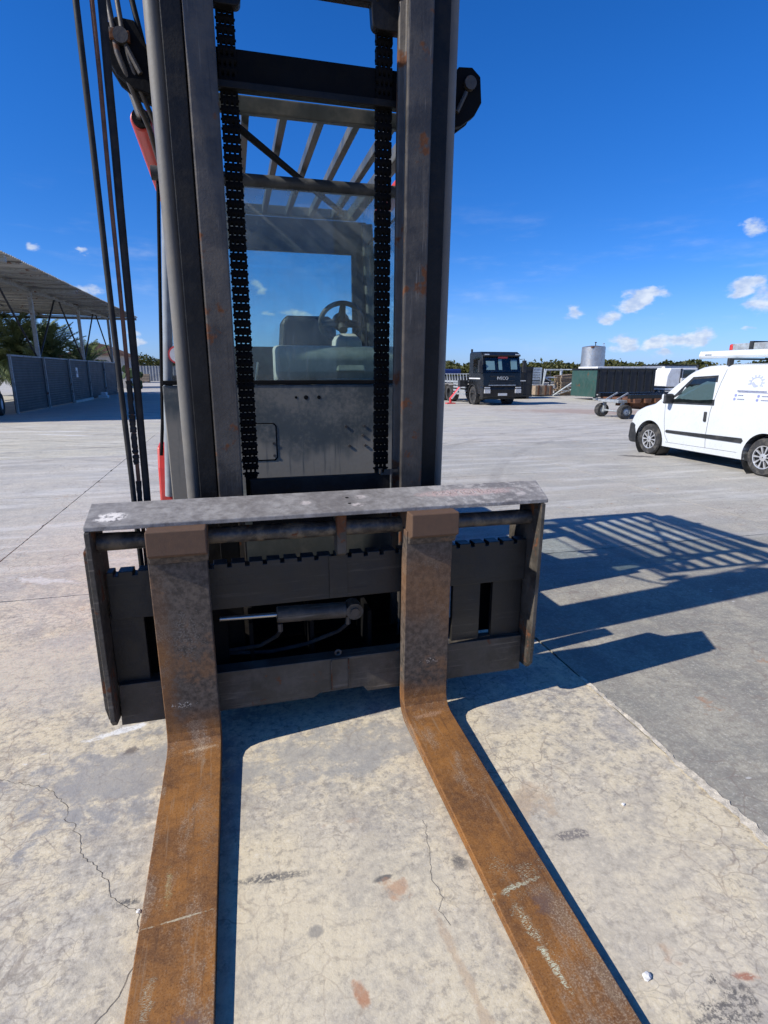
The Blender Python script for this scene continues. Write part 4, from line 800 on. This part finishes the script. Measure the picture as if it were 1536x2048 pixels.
# ------------------------------------------------------------------ stainless tank
tk = thing('storage_tank', 'tall stainless steel storage tank behind the dark green container', 'tank', (34.35, 50, 0))
tk.scale = (.86, .86, 1)
tb_ = MB().lathe([(0.02, 1.2), (1.22, 1.2), (1.3, 1.25), (1.3, 1.75), (1.31, 1.76), (1.31, 1.80), (1.3, 1.81), (1.28, 4.0), (1.22, 4.05), (.4, 4.15), (.02, 4.15)], (0, 0, 0), 'z', 40).build('tank_shell', M['inox'], tk, smooth=True)
for a in range(4): MB().cyl((.95*math.cos(a*1.57+.7), .95*math.sin(a*1.57+.7), 0), (.95*math.cos(a*1.57+.7), .95*math.sin(a*1.57+.7), 1.25), .08, 8).build('leg', M['inox'], tk)
MB().cyl((.2, 0, 4.1), (.2, 0, 4.45), .05, 8).cyl((.2, 0, 4.42), (.2, 0, 4.5), .12, 10).build('vent', M['vblack'], tk)
MB().tube([(.75, -.6, 4.0), (.75, -.6, 4.35), (1.15, -.3, 4.35), (1.15, -.3, 4.0)], .03, 6).build('guard_rail', M['inox'], tk)
MB().box(-.95, -.55, -1.1, -.8, 3.9, 4.05).build('hatch', M['rusty'], tk)

# ------------------------------------------------------------------ vehicles and yard goods, right
def wheel(t_, x, y, r_, wd, side, tyre='tyre', rim='alloy', spokes=0, name='wheel'):
    """wheel at axle height r_, its face towards side (-1 = -x); tyre with rim and spokes below it"""
    o = MB().lathe([(r_*.62, -wd/2), (r_*.92, -wd/2), (r_, -wd*.34), (r_, wd*.34), (r_*.92, wd/2), (r_*.62, wd/2)], (x, y, r_), 'x', 36).build(name, M[tyre], t_, smooth=True)
    xf = x+side*wd*.30
    MB().lathe([(r_*.64, x+side*wd*.5-x), (r_*.60, side*wd*.48), (r_*.56, side*wd*.2), (.01, side*wd*.2)], (x, y, r_), 'x', 32).build('rim', M['vblack'] if spokes else M[rim], o, smooth=True)
    if spokes:
        q = MB()
        for k in range(spokes):
            a = 2*math.pi*k/spokes; d1 = .30/spokes*5.2
            P = []
            for rr_, dw in ((r_*.14, d1*.6), (r_*.60, d1*.62), (r_*.60, -d1*.62), (r_*.14, -d1*.6)): P.append((y+rr_*math.cos(a+dw), r_+rr_*math.sin(a+dw)))
            q.prism(P, 'x', x+side*wd*.30, x+side*wd*.46)
        q.lathe([(r_*.2, side*wd*.3), (r_*.2, side*wd*.48), (.01, side*wd*.5)], (x, y, r_), 'x', 20)
        q.lathe([(r_*.645, side*wd*.3), (r_*.645, side*wd*.5), (r_*.57, side*wd*.48), (r_*.57, side*wd*.3)], (x, y, r_), 'x', 36)
        w_ = q.build('wheel_trim', M[rim], o, smooth=True)
    return o

# white van -----------------------------------------------------------
van = thing('delivery_van', 'white delivery van with roof awning and ladder, parked with its nose away', 'van', (9.32, 6.45, 0))
HW = .915
def side_in(z):      # tumblehome: how far the side leans in at height z
    return .0 + .03*max(0, (.55-z)/.35)**1.5 + (.115*((z-.95)/.85)**1.4 if z > .95 else 0)
def topz(y):
    P = [(0, 1.70), (.06, 1.79), (.4, 1.83), (2.0, 1.84), (2.5, 1.81), (2.75, 1.72), (3.10, 1.44), (3.42, 1.13), (3.6, 1.06), (3.9, .99), (4.14, .88), (4.24, .72), (4.28, .6)]
    for (a, za), (b_, zb) in zip(P, P[1:]):
        if a <= y <= b_:
            s = (y-a)/(b_-a); return za+(zb-za)*s
    return P[-1][1]
def halfw(y): return HW - (.10*((y-3.55)/.75)**2 if y > 3.55 else 0) - (.03*((.3-y)/.3)**2 if y < .3 else 0)
def vsec(y):
    zt = topz(y); hw = halfw(y); P = []
    zs = [.22, .27, .4, .55, .75, .95]+[.95+(zt-.95)*k for k in (.25, .5, .7, .85)] if zt > 1.12 else [.22, .27]+[.27+(zt-.27)*k for k in (.12, .25, .4, .52, .64, .74, .84, .9)]
    for z in zs: P.append((hw-side_in(z), y, z))
    xt = hw-side_in(zs[-1]); dz = zt-zs[-1]
    for a in (18, 36, 54, 72): P.append((xt-.16*(1-math.cos(R(a))), y, zs[-1]+dz*.92*math.sin(R(a))))
    P += [(xt*.5, y, zt), (0, y, zt+.01)]
    return P + [(-p[0], p[1], p[2]) for p in P[::-1][1:]]
ys = [0, .03, .1, .3, .7, 1.1, 1.5, 1.9, 2.2, 2.4, 2.55, 2.7, 2.8, 2.95, 3.1, 3.25, 3.36, 3.44, 3.55, 3.7, 3.85, 4.0, 4.1, 4.18, 4.24, 4.28]
body = MB().loft([vsec(y) for y in ys]).build('body', M['white'], van, smooth=True)
WY, RY, WR = 3.60, .89, .315
cut = MB().cyl((-2, WY, WR), (2, WY, WR), .395, 40).cyl((-2, RY, WR), (2, RY, WR), .395, 40).build('tmpcut', M['vblack'])
cut.location = van.location
bo = body.modifiers.new('arch', 'BOOLEAN'); bo.object = cut; bo.operation = 'DIFFERENCE'; bo.solver = 'EXACT'
bpy.context.view_layer.update()
dg = bpy.context.evaluated_depsgraph_get(); nm = bpy.data.meshes.new_from_object(body.evaluated_get(dg)); body.modifiers.clear(); body.data = nm; bpy.data.objects.remove(cut)
nm.polygons.foreach_set('use_smooth', [True]*len(nm.polygons)); nm.set_sharp_from_angle(angle=R(38))
def sidepatch(name, mat, poly, off=.003, parent=van, s=-1, depth=.0):
    """flat trim following the van's flank; poly of (y, z)"""
    vs_ = [(s*(halfw(y)-side_in(z)+off), y, z) for y, z in poly]; n_ = len(vs_)
    m_ = MB()
    if depth: m_.raw(vs_+[(v_[0]-s*depth, v_[1], v_[2]) for v_ in vs_], [tuple(range(n_)), tuple(range(n_, 2*n_))[::-1]]+[(i, (i+1) % n_, n_+(i+1) % n_, n_+i) for i in range(n_)])
    else: m_.raw(vs_, [tuple(range(n_))])
    return m_.build(name, M[mat], parent)
def sideline(name, mat, line, wd, off=.002, s=-1, parent=van):
    m_ = MB(); P = []
    for (a, b_) in zip(line, line[1:]):
        k = 6; P += [(a[0]+(b_[0]-a[0])*i/k, a[1]+(b_[1]-a[1])*i/k) for i in range(k)]
    P.append(line[-1]); vs_ = []
    for i, p in enumerate(P):
        q = P[min(i+1, len(P)-1)]; p0 = P[max(0, i-1)]; dx, dy = q[0]-p0[0], q[1]-p0[1]; l = math.hypot(dx, dy); nx, ny_ = -dy/l*wd/2, dx/l*wd/2
        for sg_ in (1, -1):
            y, z = p[0]+nx*sg_, p[1]+ny_*sg_; vs_.append((s*(halfw(y)-side_in(z)+off), y, z))
    return MB().raw(vs_, [(2*i, 2*i+1, 2*i+3, 2*i+2) for i in range(len(P)-1)]).build(name, M[mat], parent)
for s in (-1, 1):
    dw = sidepatch('window_seal', 'vblack', [(2.02, 1.10), (3.27, 1.075), (3.12, 1.16), (2.66, 1.60), (2.08, 1.635)], .003, s=s)
    sidepatch('door_window', 'vglass', [(2.07, 1.13), (3.05, 1.115), (2.96, 1.2), (2.63, 1.555), (2.115, 1.59)], .006, dw, s)
    sideline('door_gap', 'vblack', [(1.98, 1.78), (1.93, 1.70), (1.85, 1.3), (2.03, .95), (2.10, .7), (2.12, .3)] if 0 else [(1.93, 1.74), (1.99, 1.5), (2.08, 1.0), (2.11, .6), (2.10, .32)], .008, s=s)
    sideline('door_gap', 'vblack', [(3.22, 1.06), (3.19, .7), (3.14, .45), (3.05, .32)], .007, s=s)
    sideline('sill_line', 'vblack', [(1.4, .33), (3.12, .31)], .005, s=s)
    sideline('body_crease', 'white2', [(.3, 1.52), (1.8, 1.55)], .012, s=s)
    sidepatch('rub_strip', 'vblack', [(1.33, .50), (1.30, .545), (1.33, .585), (3.10, .56), (3.13, .53), (3.10, .505)], .014, s=s, depth=.02)
    hn = MB().box(s*(HW+.012)-.014, s*(HW+.012)+.014, 2.14, 2.20, .80, .98).build('door_handle', M['vblack'], van, bevel=.012)
    ml = MB().loft([[(s*(HW+a), y, z) for y, z in ((3.02, 1.08), (3.10, 1.08), (3.10, 1.28), (3.02, 1.27))] for a in (-.02, .06, .16, .19)]).build('mirror', M['vblack'], van, bevel=.03)
    MB().box(*sorted((s*(HW+.05), s*(HW+.20))), 3.06, 3.125, 1.1, 1.27).build('mirror_cap', M['white'], ml, bevel=.03)
    for wy in (WY, RY):
        wheel(van, s*(HW-.115), wy, WR, .20, s, spokes=10)
        al = MB().lathe([(.395, -.02), (.395, .25)], (s*(HW-.02)-(.23 if s > 0 else 0), wy, WR), 'x', 40)
        al.build('wheel_arch_liner', M['vblack'], van, smooth=True)
    MB().box(*sorted((s*(HW-.22), s*(HW-.03))), 3.17, 3.185, .18, .42).build('mud_flap', M['vblack'], van)
    MB().prism([(3.93, .20), (3.93, .40), (4.05, .62), (4.30, .62), (4.33, .3), (4.28, .18)], 'x', *sorted((s*.0+s*.02, s*(HW-.055)))).build('bumper', M['vblack'], van, bevel=.05)
    MB().loft([[(s*x, y, z) for y, z in ((4.0, .70), (4.2, .62), (4.24, .72), (4.02, .9))] for x in (.5, .82)]).build('headlight', M['lens'], van, bevel=.02)
MB().raw([(x_*.93, y, topz(y)+.012) for x_, y in ((-.66, 3.33), (.66, 3.33), (.62, 2.85), (-.62, 2.85))], [(0, 1, 2, 3)]).build('windscreen', M['vglass'], van)
MB().box(-.85, .85, .15, 4.0, .2, .3).build('underbody', M['vblack'], van)
MB().raw([(-.80, -.004, .3), (.80, -.004, .3), (.78, -.004, 1.6), (-.78, -.004, 1.6)], [(0, 1, 2, 3)]).build('rear_doors', M['white'], van)
# emblem and printed lines on the flank
gear = MB(); cy_, cz_ = 1.27, 1.52
for k in range(9):
    a = R(-20+k*27.5); a2 = a+R(15); gear.prism([(cy_+r__*math.cos(q), cz_+r__*.82*math.sin(q)) for r__, q in ((.10, a), (.155, a+.05), (.155, a2-.05), (.10, a2))], 'x', -.9055, -.9045)
for k in range(16):
    a = R(-20+k*15); a2 = R(-20+(k+1)*15); gear.prism([(cy_+r__*math.cos(q), cz_+r__*.82*math.sin(q)) for r__, q in ((.095, a), (.115, a), (.115, a2), (.095, a2))], 'x', -.9055, -.9045)
gear.prism([(1.30, 1.44), (1.36, 1.50), (1.33, 1.54), (1.28, 1.49), (1.22, 1.47), (1.24, 1.45)], 'x', -.9055, -.9045)
lg = [(-.006, 0, 0)]
def onside(mb): return [( -(halfw(p[1])-side_in(p[2])+.003+(.0 if p[0] < -.905 else -.001)), p[1], p[2]) for p in mb.v]
gear.v = onside(gear); gear.build('printed_emblem', M['logo2'], van)
for (a, b_, z, hgt, mt) in ((1.03, 1.60, 1.375, .022, 'logo2'), (.62, .98, 1.375, .022, 'logo2'), (1.0, 1.58, 1.355, .008, 'logo'), (.6, .96, 1.355, .008, 'logo'), (1.46, 1.56, 1.30, .016, 'logo2'), (1.42, 1.56, 1.235, .016, 'logo2'), (.7, 1.1, 1.30, .016, 'logo2'), (.7, 1.1, 1.235, .016, 'logo2')):
    m_ = MB().box(-.905, -.9045, a, b_, z-hgt/2, z+hgt/2); m_.v = onside(m_); m_.build('printed_line', M[mt], van)
for (y, z) in ((1.61, 1.30), (1.62, 1.235), (1.16, 1.30), (1.17, 1.235)):
    m_ = MB().prism([(y+.024*math.cos(q*.5236), z+.024*math.sin(q*.5236)) for q in range(12)], 'x', -.9055, -.9045); m_.v = onside(m_); m_.build('printed_badge', M['logo'], van)
# awning box and ladder on the roof
for y in (.6, 1.95):
    MB().prism([(-.80, 1.80), (-.70, 1.82), (-.70, 1.90), (.70, 1.90), (.70, 1.82), (.80, 1.80), (.80, 1.93), (-.80, 1.93)], 'y', y-.03, y+.03).build('roof_bar', M['vblack'], van, bevel=.008)
aw = thing('awning_box', 'long pale awning box strapped to the roof of the white van', 'awning', (8.86, 6.6, 1.935))
MB().prism([(-.16, .0), (.16, .02), (.17, .10), (.10, .15), (-.16, .13), (-.19, .05)], 'y', 0, 2.62).build('awning_case', M['awning'], aw, bevel=.012)
MB().prism([(-.165, -.002), (.165, .018), (.175, .10), (.10, .155), (-.165, .135), (-.195, .05)], 'y', 2.62, 2.65).build('end_cap', M['white2'], aw, bevel=.01)
MB().box(-.196, -.19, 2.35, 2.5, .06, .08).build('maker_plate', M['galv'], aw)
la = thing('ladder', 'aluminium ladder with red end caps lying on the van roof', 'ladder', (9.25, 6.3, 2.0))
for x in (-.2, .2):
    st_ = MB().box(x-.02, x+.02, 0, 2.55, .06, .20).build('stile', M['galv'], la, bevel=.008)
    MB().box(x-.026, x+.026, 2.55, 2.63, .07, .195).build('end_cap', M['redcap'], st_, bevel=.025)
for i in range(9): MB().cyl((-.2, .15+i*.28, .13), (.2, .15+i*.28, .13), .017, 10).build('rung', M['galv'], la)
MB().box(-.24, .24, 2.1, 2.18, -.04, .23).build('strap', M['vblack'], la)

# black lorry -------------------------------------------------------------
tr = thing('lorry', 'black lorry with pale side slats facing the camera, parked beyond the forklift', 'truck', (13.3, 26.9, 0))
cb = MB().loft([[(-x, y, z0), (x, y, z0), (x, y, z1), (-x, y, z1)] for y, x, z0, z1 in ((0.05, .98, .95, 1.55),)] + [[(-1.0, .0, .95), (1.0, .0, .95), (1.0, .12, 2.5), (-1.0, .12, 2.5)]]) if 0 else MB().prism([(.02, .55), (-.02, 1.0), (.03, 1.62), (.28, 2.52), (.45, 2.68), (1.75, 2.70), (1.85, 2.6), (1.85, .75), (1.5, .55)], 'x', -1.05, 1.05)
cab = cb.build('cab', M['tblack'], tr, bevel=.05, seg=3)
wsn = MB().prism([(.035, 1.66), (.26, 2.38), (.22, 2.39), (-.005, 1.67)], 'x', -.93, .93).build('windscreen', M['vglass'], tr)
wsn.location = (0, -.012, 0)
for (a, b_, z0, z1) in ((-.88, -.42, 1.78, 2.22), (-.2, -.02, 1.78, 2.3), (.48, .82, 1.80, 2.28)): MB().prism([(.02+(z0-1.62)*.277, z0), (.02+(z1-1.62)*.277, z1), (.0+(z1-1.62)*.277, z1), (.0+(z0-1.62)*.277, z0)], 'x', a, b_).build('painted_reflection', M['sky_reflection'], wsn).location = (0, -.03, 0)  # flat pale patches painted as sky reflected in the windscreen
MB().box(-.2, .32, .18, .2, 2.34, 2.43).build('name_board', M['decal_r'], wsn)
MB().prism([(.2, 2.44), (.1, 2.44), (.06, 2.50), (.3, 2.62)], 'x', -1.0, 1.0).build('sun_visor', M['tblack'], tr)
for x in (-.85, .85): MB().box(x-.12, x+.12, .08, .12, 2.5, 2.56).build('marker_light', M['lens'], tr)
for i, z in enumerate((1.02, 1.13, 1.24, 1.47)): MB().box(-.75+.03*i, .75-.03*i, -.055, -.025, z-.02, z+.02).build('grille_bar', M['vblack'] if i else M['galv'], tr)
lt = text_mesh('IVECO', .22, M['lens'], .01); link('nameplate', lt, tr, (0.0, -.05, 1.36), (R(90), 0, 0))
MB().prism([(-.10, .42), (-.12, .85), (-.04, .95), (.3, .95), (.3, .42)], 'x', -1.08, 1.08).build('bumper', M['tblack'], tr, bevel=.04)
for x in (-.86, .86):
    MB().box(x-.17, x+.17, -.15, -.10, .62, .82).build('headlight', M['lens'], tr, bevel=.015); MB().box(x-.14, x+.14, -.15, -.1, .87, .93).build('fog_light', M['lens'], tr)
    s = 1 if x > 0 else -1
    mr = MB().box(*sorted((s*1.12, s*1.32)), -.02, .12, 1.65, 2.25).build('mirror', M['vblack'], tr, bevel=.03); MB().tube([(s*1.02, .15, 2.3), (s*1.22, .06, 2.32), (s*1.22, .06, 1.6), (s*1.02, .15, 1.6)], .02, 6).build('mirror_arm', M['vblack'], mr)
    MB().box(*sorted((s*1.052, s*1.058)), .5, 1.3, 1.62, 2.42).build('door_window', M['vglass'], tr)
    MB().box(*sorted((s*1.051, s*1.075)), .35, 1.75, 1.32, 1.38).build('side_marker', M['white2'], tr)
    wheel(tr, s*.92, 1.25, .48, .28, s, rim='vblack')
    for y in (4.6, 5.8): wheel(tr, s*.88, y, .48, .5, s, rim='vblack')
    MB().lathe([(.52, -.15), (.56, -.15), (.56, .15), (.52, .15)], (s*.95, 1.25, .5), 'x', 28).build('wheel_arch', M['vblack'], tr)
    for z in (.5, .68, .86, 1.04): MB().box(*sorted((s*1.02, s*1.05)), 2.2, 4.05, z-.05, z+.05).build('side_slat', M['galv'], tr)
MB().box(-.25, .25, -.135, -.122, .5, .62).build('number_plate', M['plate_w'], tr)
MB().box(-.9, .9, .3, 1.9, .3, .55).box(-.45, .45, 1.8, 7.2, .6, .85).build('chassis', M['vblack'], tr)
MB().box(-1.1, 1.1, 2.1, 7.4, 1.1, 1.2).build('load_bed', M['galv'], tr)
for i in range(12): MB().tube([(-1.0, 2.2+i*.42, 1.2), (-1.0, 2.35+i*.42, 1.55), (1.0, 2.35+i*.42, 1.55), (1.0, 2.5+i*.42, 1.2)], .035, 6).build('load_hoop', M['galv'], tr)
MB().box(-.9, .9, 3.0, 6.8, 1.2, 1.42).build('load', M['vblack'], tr, bevel=.05)
MB().box(-.95, .3, 6.2, 7.3, 1.5, 1.85).build('crane_base', M['blue'], tr, bevel=.08)
MB().cyl((-.9, 1.9, 2.7), (-.9, 1.9, 2.85), .06, 8).build('beacon', M['vblack'], tr)
ol = MB().prism([(-1.35, 1.05), (-1.2, 1.12), (-1.86, .3), (-2.02, .28)], 'y', 2.0, 2.22).build('outrigger_leg', M['decal_r'], tr, bevel=.02)
MB().box(-1.5, -1.05, 1.95, 2.27, .9, 1.25).build('outrigger_head', M['vblack'], ol)
MB().prism([(-1.32, 1.0), (-1.9, .26), (-1.98, .27), (-1.38, 1.02)], 'y', 1.98, 1.999).build('reflective_strip', M['decal_w'], ol)
MB().cyl((-1.95, 2.11, .3), (-1.97, 2.11, .06), .07, 10).box(-2.2, -1.72, 1.95, 2.27, .0, .06).build('outrigger_foot', M['decal_r'], ol)

# black container beside the lorry
bc = thing('container', 'tall black steel container right of the black lorry', 'container', (17.2, 34.3, 0))
MB().box(-1.7, 1.25, -1.25, 1.25, .15, 1.98).build('container_body', M['cdark'], bc, bevel=.02)
for x in (-1.2, -.6, 0, .6, 1.2): MB().box(x-.03, x+.03, -1.29, -1.25, .2, 1.92).build('rib', M['tblack'], bc)
for z in (.2, 1.9): MB().box(-1.7, 1.25, -1.3, -1.292, z-.05, z+.05).build('frame_rail', M['tblack'], bc)
MB().box(.2, .75, -1.305, -1.295, 1.1, 1.16).build('printed_line', M['plate_w'], bc)
for x in (-1.5, 1.0): MB().box(x-.1, x+.1, -1.2, 1.2, 0, .15).build('skid', M['vblack'], bc)

# goods stacked behind
def cage(loc, w_, d_, h_, label, mat='galv', solid=True):
    t_ = thing('box_pallet', label, 'box pallet', loc, 0, 'metal box pallets in the stacked goods')
    for z in range(5): 
        zz = .15+(h_-.2)*z/4
        for (x0, x1, y0, y1) in ((-w_/2, w_/2, -d_/2, -d_/2+.04), (-w_/2, w_/2, d_/2-.04, d_/2), (-w_/2, -w_/2+.04, -d_/2+.04, d_/2-.04), (w_/2-.04, w_/2, -d_/2+.04, d_/2-.04)): pass
        MB().box(-w_/2, w_/2, -d_/2, d_/2, zz-.09, zz+.07).build('slat', M[mat], t_)
    for x in (-w_/2, w_/2-.08):
        for y in (-d_/2-.02, d_/2-.06): MB().box(x, x+.08, y, y+.08, 0, h_).build('corner_post', M[mat], t_)
    return t_
cage((21.5, 37.9, 0), 1.2, 1.1, .78, 'dark box pallet at the bottom left of the stacked goods', 'galv'); cage((21.7, 39.4, 0), 1.4, 1.2, 1.0, 'grey box pallet left of the wooden pallets', 'galv'); cage((21.75, 39.4, 1.02), 1.3, 1.2, .95, 'pale box pallet on top of the grey box pallet', 'galvp'); cage((23.0, 40.2, 0), 1.3, 1.2, 1.85, 'tall dark box pallet right of the pale one', 'fence')
wc = thing('wooden_crate', 'brown wooden crate in front of the metal box pallets', 'crate', (21.3, 36.9, 0))
MB().box(-.7, .7, -.5, .5, .1, .72).build('crate_body', M['wood'], wc)
for x in (-.45, .1, .5): MB().box(x-.06, x+.06, -.54, -.505, .08, .74).build('batten', M['rusty'], wc)
for i in range(9):
    t_ = thing('pallet', ('%s wooden pallet of the leaning stack beside the dark green container' % ['lowest', 'second', 'third', 'fourth', 'fifth', 'sixth', 'seventh', 'eighth', 'topmost'][i]), 'pallet', (23.4+.05*math.sin(i*2.3), 37.2+.04*math.cos(i*3.1), i*.165), .08*math.sin(i*1.7), 'wooden pallets in a stack'); t_.rotation_euler[1] = -.06*(i > 4)*(i-4)*.4
    for k in range(5): MB().box(-.6, .6, -.5+k*.22, -.38+k*.22, .12, .145).build('board', M['wood'], t_)
    for y in (-.45, 0, .37): MB().box(-.6, .6, y, y+.09, .0, .12).build('bearer', M['wood'], t_)
def trestle(loc, rz, tilt, label):
    t_ = thing('steel_frame', label, 'steel frame', loc, rz, 'galvanised steel frames in the stacked goods'); t_.rotation_euler[0] = tilt
    for x in (-.7, .7): MB().tube([(x, 0, 0), (x, 0, 1.9)], .045, 8).build('upright', M['galvp'], t_)
    for z in (.1, .7, 1.3, 1.85): MB().tube([(-.7, 0, z), (.7, 0, z)], .035, 8).build('rail', M['galvp'], t_)
    MB().tube([(-.7, 0, .1), (.7, 0, .7)], .03, 8).build('brace', M['galvp'], t_); MB().tube([(.7, 0, .7), (-.7, 0, 1.3)], .03, 8).build('brace', M['galvp'], t_)
for i, (x, y, rz, tl, lb) in enumerate(((22.4, 37.6, .1, .25, 'galvanised steel frame leaning left of the wooden pallets'), (24.6, 38.4, -.2, -.15, 'galvanised steel frame standing behind the wooden pallets'), (25.2, 37.8, .25, .2, 'galvanised steel frame nearest the dark green container'), (23.1, 38.6, 0, .1, 'galvanised steel frame between box pallets and wooden pallets'), (25.0, 39.2, -.4, .1, 'hindmost galvanised steel frame of the stacked goods'), (22.6, 36.8, .5, 1.0, 'galvanised steel frame lying askew at the foot of the stacked goods'), (24.3, 36.9, -.5, -.7, 'galvanised steel frame slumped against the wooden pallets'))): trestle((x, y, 0), rz, tl, lb)

# dark green roll-off container
gc = thing('roll_off_container', 'dark green roll-off container with lit green end, behind the rusty trailer', 'container', (23.1, 31.3, 0))
MB().box(-2.12, -2.07, -1.3, 1.3, .2, 1.86).build('end_panel', M['tgreen'], gc, bevel=.01)
MB().box(-2.07, 2.0, 1.25, 1.3, .2, 1.86).build('back_panel', M['cdark'], gc); MB().box(1.95, 2.0, -1.3, 1.25, .2, 1.86).build('end_panel', M['cdark'], gc)
MB().box(-2.07, 1.95, -1.3, -1.25, .2, 1.86).build('front_panel', M['cdark'], gc)  # shade of this side put into its near-black colour instead of green
for i in range(8): MB().box(-1.95+i*.53, -1.87+i*.53, -1.345, -1.3, .25, 1.8).build('rib', M['tblack'], gc)
for z in (.25, 1.84): MB().box(-2.13, 2.02, -1.36, -1.346, z-.05, z+.05).build('frame_rail', M['tblack'], gc)
MB().box(-2.15, -2.121, -1.35, 1.3, 1.78, 1.88).build('end_rim', M['tblack'], gc)
MB().box(-2.07, 1.95, -1.25, 1.25, .2, .25).build('floor', M['cdark'], gc)
MB().box(-2.05, -.7, -1.4, -1.362, .32, .38).build('reflective_strip', M['decal_w'], gc)
for x in (-1.9, 1.6): MB().cyl((x, -1.2, .1), (x, -.9, .1), .1, 14).build('roller', M['galv'], gc)

# white lorry and storage boxes behind it
wl = thing('lorry', 'white lorry cab behind the dark green container and rusty trailer', 'truck', (27.6, 31.6, 0))
MB().prism([(-1.15, .75), (-1.1, 1.45), (-.9, 1.9), (1.15, 1.93), (1.15, .75)], 'y', -1.0, 1.0).build('cab', M['white2'], wl, bevel=.05)
MB().box(.05, .95, -1.02, -1.005, 1.15, 1.80).build('door_window', M['vglass'], wl); MB().box(-.16, -.02, -1.02, -1.005, .85, 1.88).build('door_gap', M['vblack'], wl)
MB().box(-.1, .3, -1.1, -1.02, 1.05, 1.3).build('mirror', M['white2'], wl); MB().box(-1.2, .0, -1.02, 1.0, .55, .68).build('step', M['white2'], wl)
MB().tube([(-.05, -1.08, 1.2), (1.3, -1.1, .75)], .06, 8).build('loading_rail', M['galv'], wl)
for y in (-.9, .9): wheel(wl, -.0, y, .42, .3, 1); 
for x in (-.6, 2.6):
    for o in (): pass
MB().box(-.8, 4.5, -.8, .8, .5, .75).build('chassis', M['vblack'], wl); MB().box(1.2, 1.5, -.9, .9, .75, 1.8).build('rear_frame', M['vblack'], wl)
sb = thing('storage_box', 'long white storage box behind the dark green container', 'storage box', (28.6, 37.5, 0))
MB().box(-3.2, 2.2, -1.2, 1.2, .1, 2.05).build('box_body', M['white2'], sb, bevel=.02)
for i in range(6): MB().box(-3.0+i*.95, -2.95+i*.95, -1.22, -1.2, .15, 2.0).build('seam', M['galv'], sb)
sc = thing('site_cabin', 'grey site cabin with black roof edge behind the white lorry', 'cabin', (32.3, 37.2, 0))
MB().box(-1.45, 1.35, -1.2, 1.2, .1, 2.1).build('cabin_wall', M['white2'], sc); MB().box(-1.5, 1.4, -1.25, 1.25, 2.1, 2.2).build('roof_edge', M['tblack'], sc)
dv = thing('dark_truck', 'dark flatbed truck cab seen just above the van bonnet', 'truck', (32.3, 34.2, 0))
MB().prism([(-1.3, .6), (-1.2, 1.7), (1.5, 1.72), (1.6, .6)], 'y', -1, 1).build('cab', M['tblack'], dv, bevel=.06); MB().box(-1.1, 1.4, -1.02, 1.02, 1.72, 1.8).build('roof', M['white2'], dv)
for x in (-.9, .4): MB().box(x, x+.9, -1.015, -1.005, 1.1, 1.62).build('window', M['vglass'], dv)
for x in (-.8, 1.0): wheel(dv, 0, x, .4, .3, 1)
MB().cyl((-.2, 0, 1.8), (-.2, 0, 2.15), .06, 8).build('beacon', M['vblack'], dv)

# rusty low trailer
tl = thing('low_trailer', 'rusty low trailer with grey axle frame beside the white van', 'trailer', (14.0, 18.6, 0))
MB().box(-.2, 6.0, -.95, -.8, .74, .9).build('side_beam', M['tblack'], tl, bevel=.01); MB().box(-.2, 6.0, .8, .95, .74, .9).build('side_beam', M['tblack'], tl, bevel=.01)
for x in (.1, .55, 1.0, 1.9, 2.3, 2.7, 3.4, 4.2, 5.0): MB().prism([(x-.12, .58), (x+.12, .58), (x+.16, .74), (x-.16, .74)], 'y', -1.0, 1.0).build('cross_member', M['rusty'], tl, bevel=.02)
MB().box(.3, 5.8, -.5, -.35, .42, .6).box(.3, 5.8, .35, .5, .42, .6).build('main_beam', M['rusty'], tl)
MB().box(.9, 1.15, -.6, .6, .3, .74).build('kingpin_plate', M['rusty'], tl)
ax_ = MB().box(-.42, .12, -.6, .6, .58, .68).build('axle_frame', M['galv'], tl, bevel=.01)
for y in (-.52, .52): MB().box(-.22, -.12, y-.05, y+.05, .2, .58).build('axle_leg', M['galv'], ax_)
MB().cyl((-.17, -.7, .26), (-.17, .7, .26), .035, 10).build('axle', M['galv'], ax_)
for y in (-.3, .3): MB().bar((-.3, y, .66), (.2, y, .92), .05, .05).build('strut', M['galv'], ax_)
wm = MB().lathe([(.14, -.12), (.24, -.12), (.26, -.07), (.26, .07), (.24, .12), (.14, .12)], (0, 0, 0), 'y', 30).mesh('wheel', M['tyre'], smooth=True)
hm = MB().lathe([(.02, -.11), (.08, -.11), (.14, -.08), (.155, -.11), (.155, .11), (.14, .08), (.08, .11), (.02, .11)], (0, 0, 0), 'y', 24).mesh('hub', M['galv'], smooth=True)
for (x, y) in ((-.17, -.68), (-.17, .68), (4.6, -.7), (4.6, .7)):
    o = link('wheel', wm, tl, (x, y, .26)); link('hub', hm, o)

# small litter on the concrete
def pebble(loc, s, label, seed, mat='stonew'):
    r = random.Random(seed); bm = bmesh.new(); bmesh.ops.create_icosphere(bm, subdivisions=2, radius=s)
    for v in bm.verts: v.co *= r.uniform(.75, 1.15); v.co.z = max(v.co.z*.75, -s*.45)
    me = bpy.data.meshes.new('stone'); bm.to_mesh(me); bm.free(); me.materials.append(M[mat]); o = link('stone', me, None, (loc[0], loc[1], s*.44)); tag(o, label, 'stone'); return o
pebble((1.049, 1.01), .013, 'white pebble right of the scraped fork blade', 1); pebble((-.402, 1.60), .008, 'tiny white chip left of the left fork blade', 2); pebble((1.42, 1.6), .007, 'small pale chip on the concrete between right fork and slab joint', 3)
for o in bpy.data.objects:
    if o.type == 'MESH' and o.parent is None and 'label' not in o and 'kind' not in o: print('UNTAGGED', o.name)
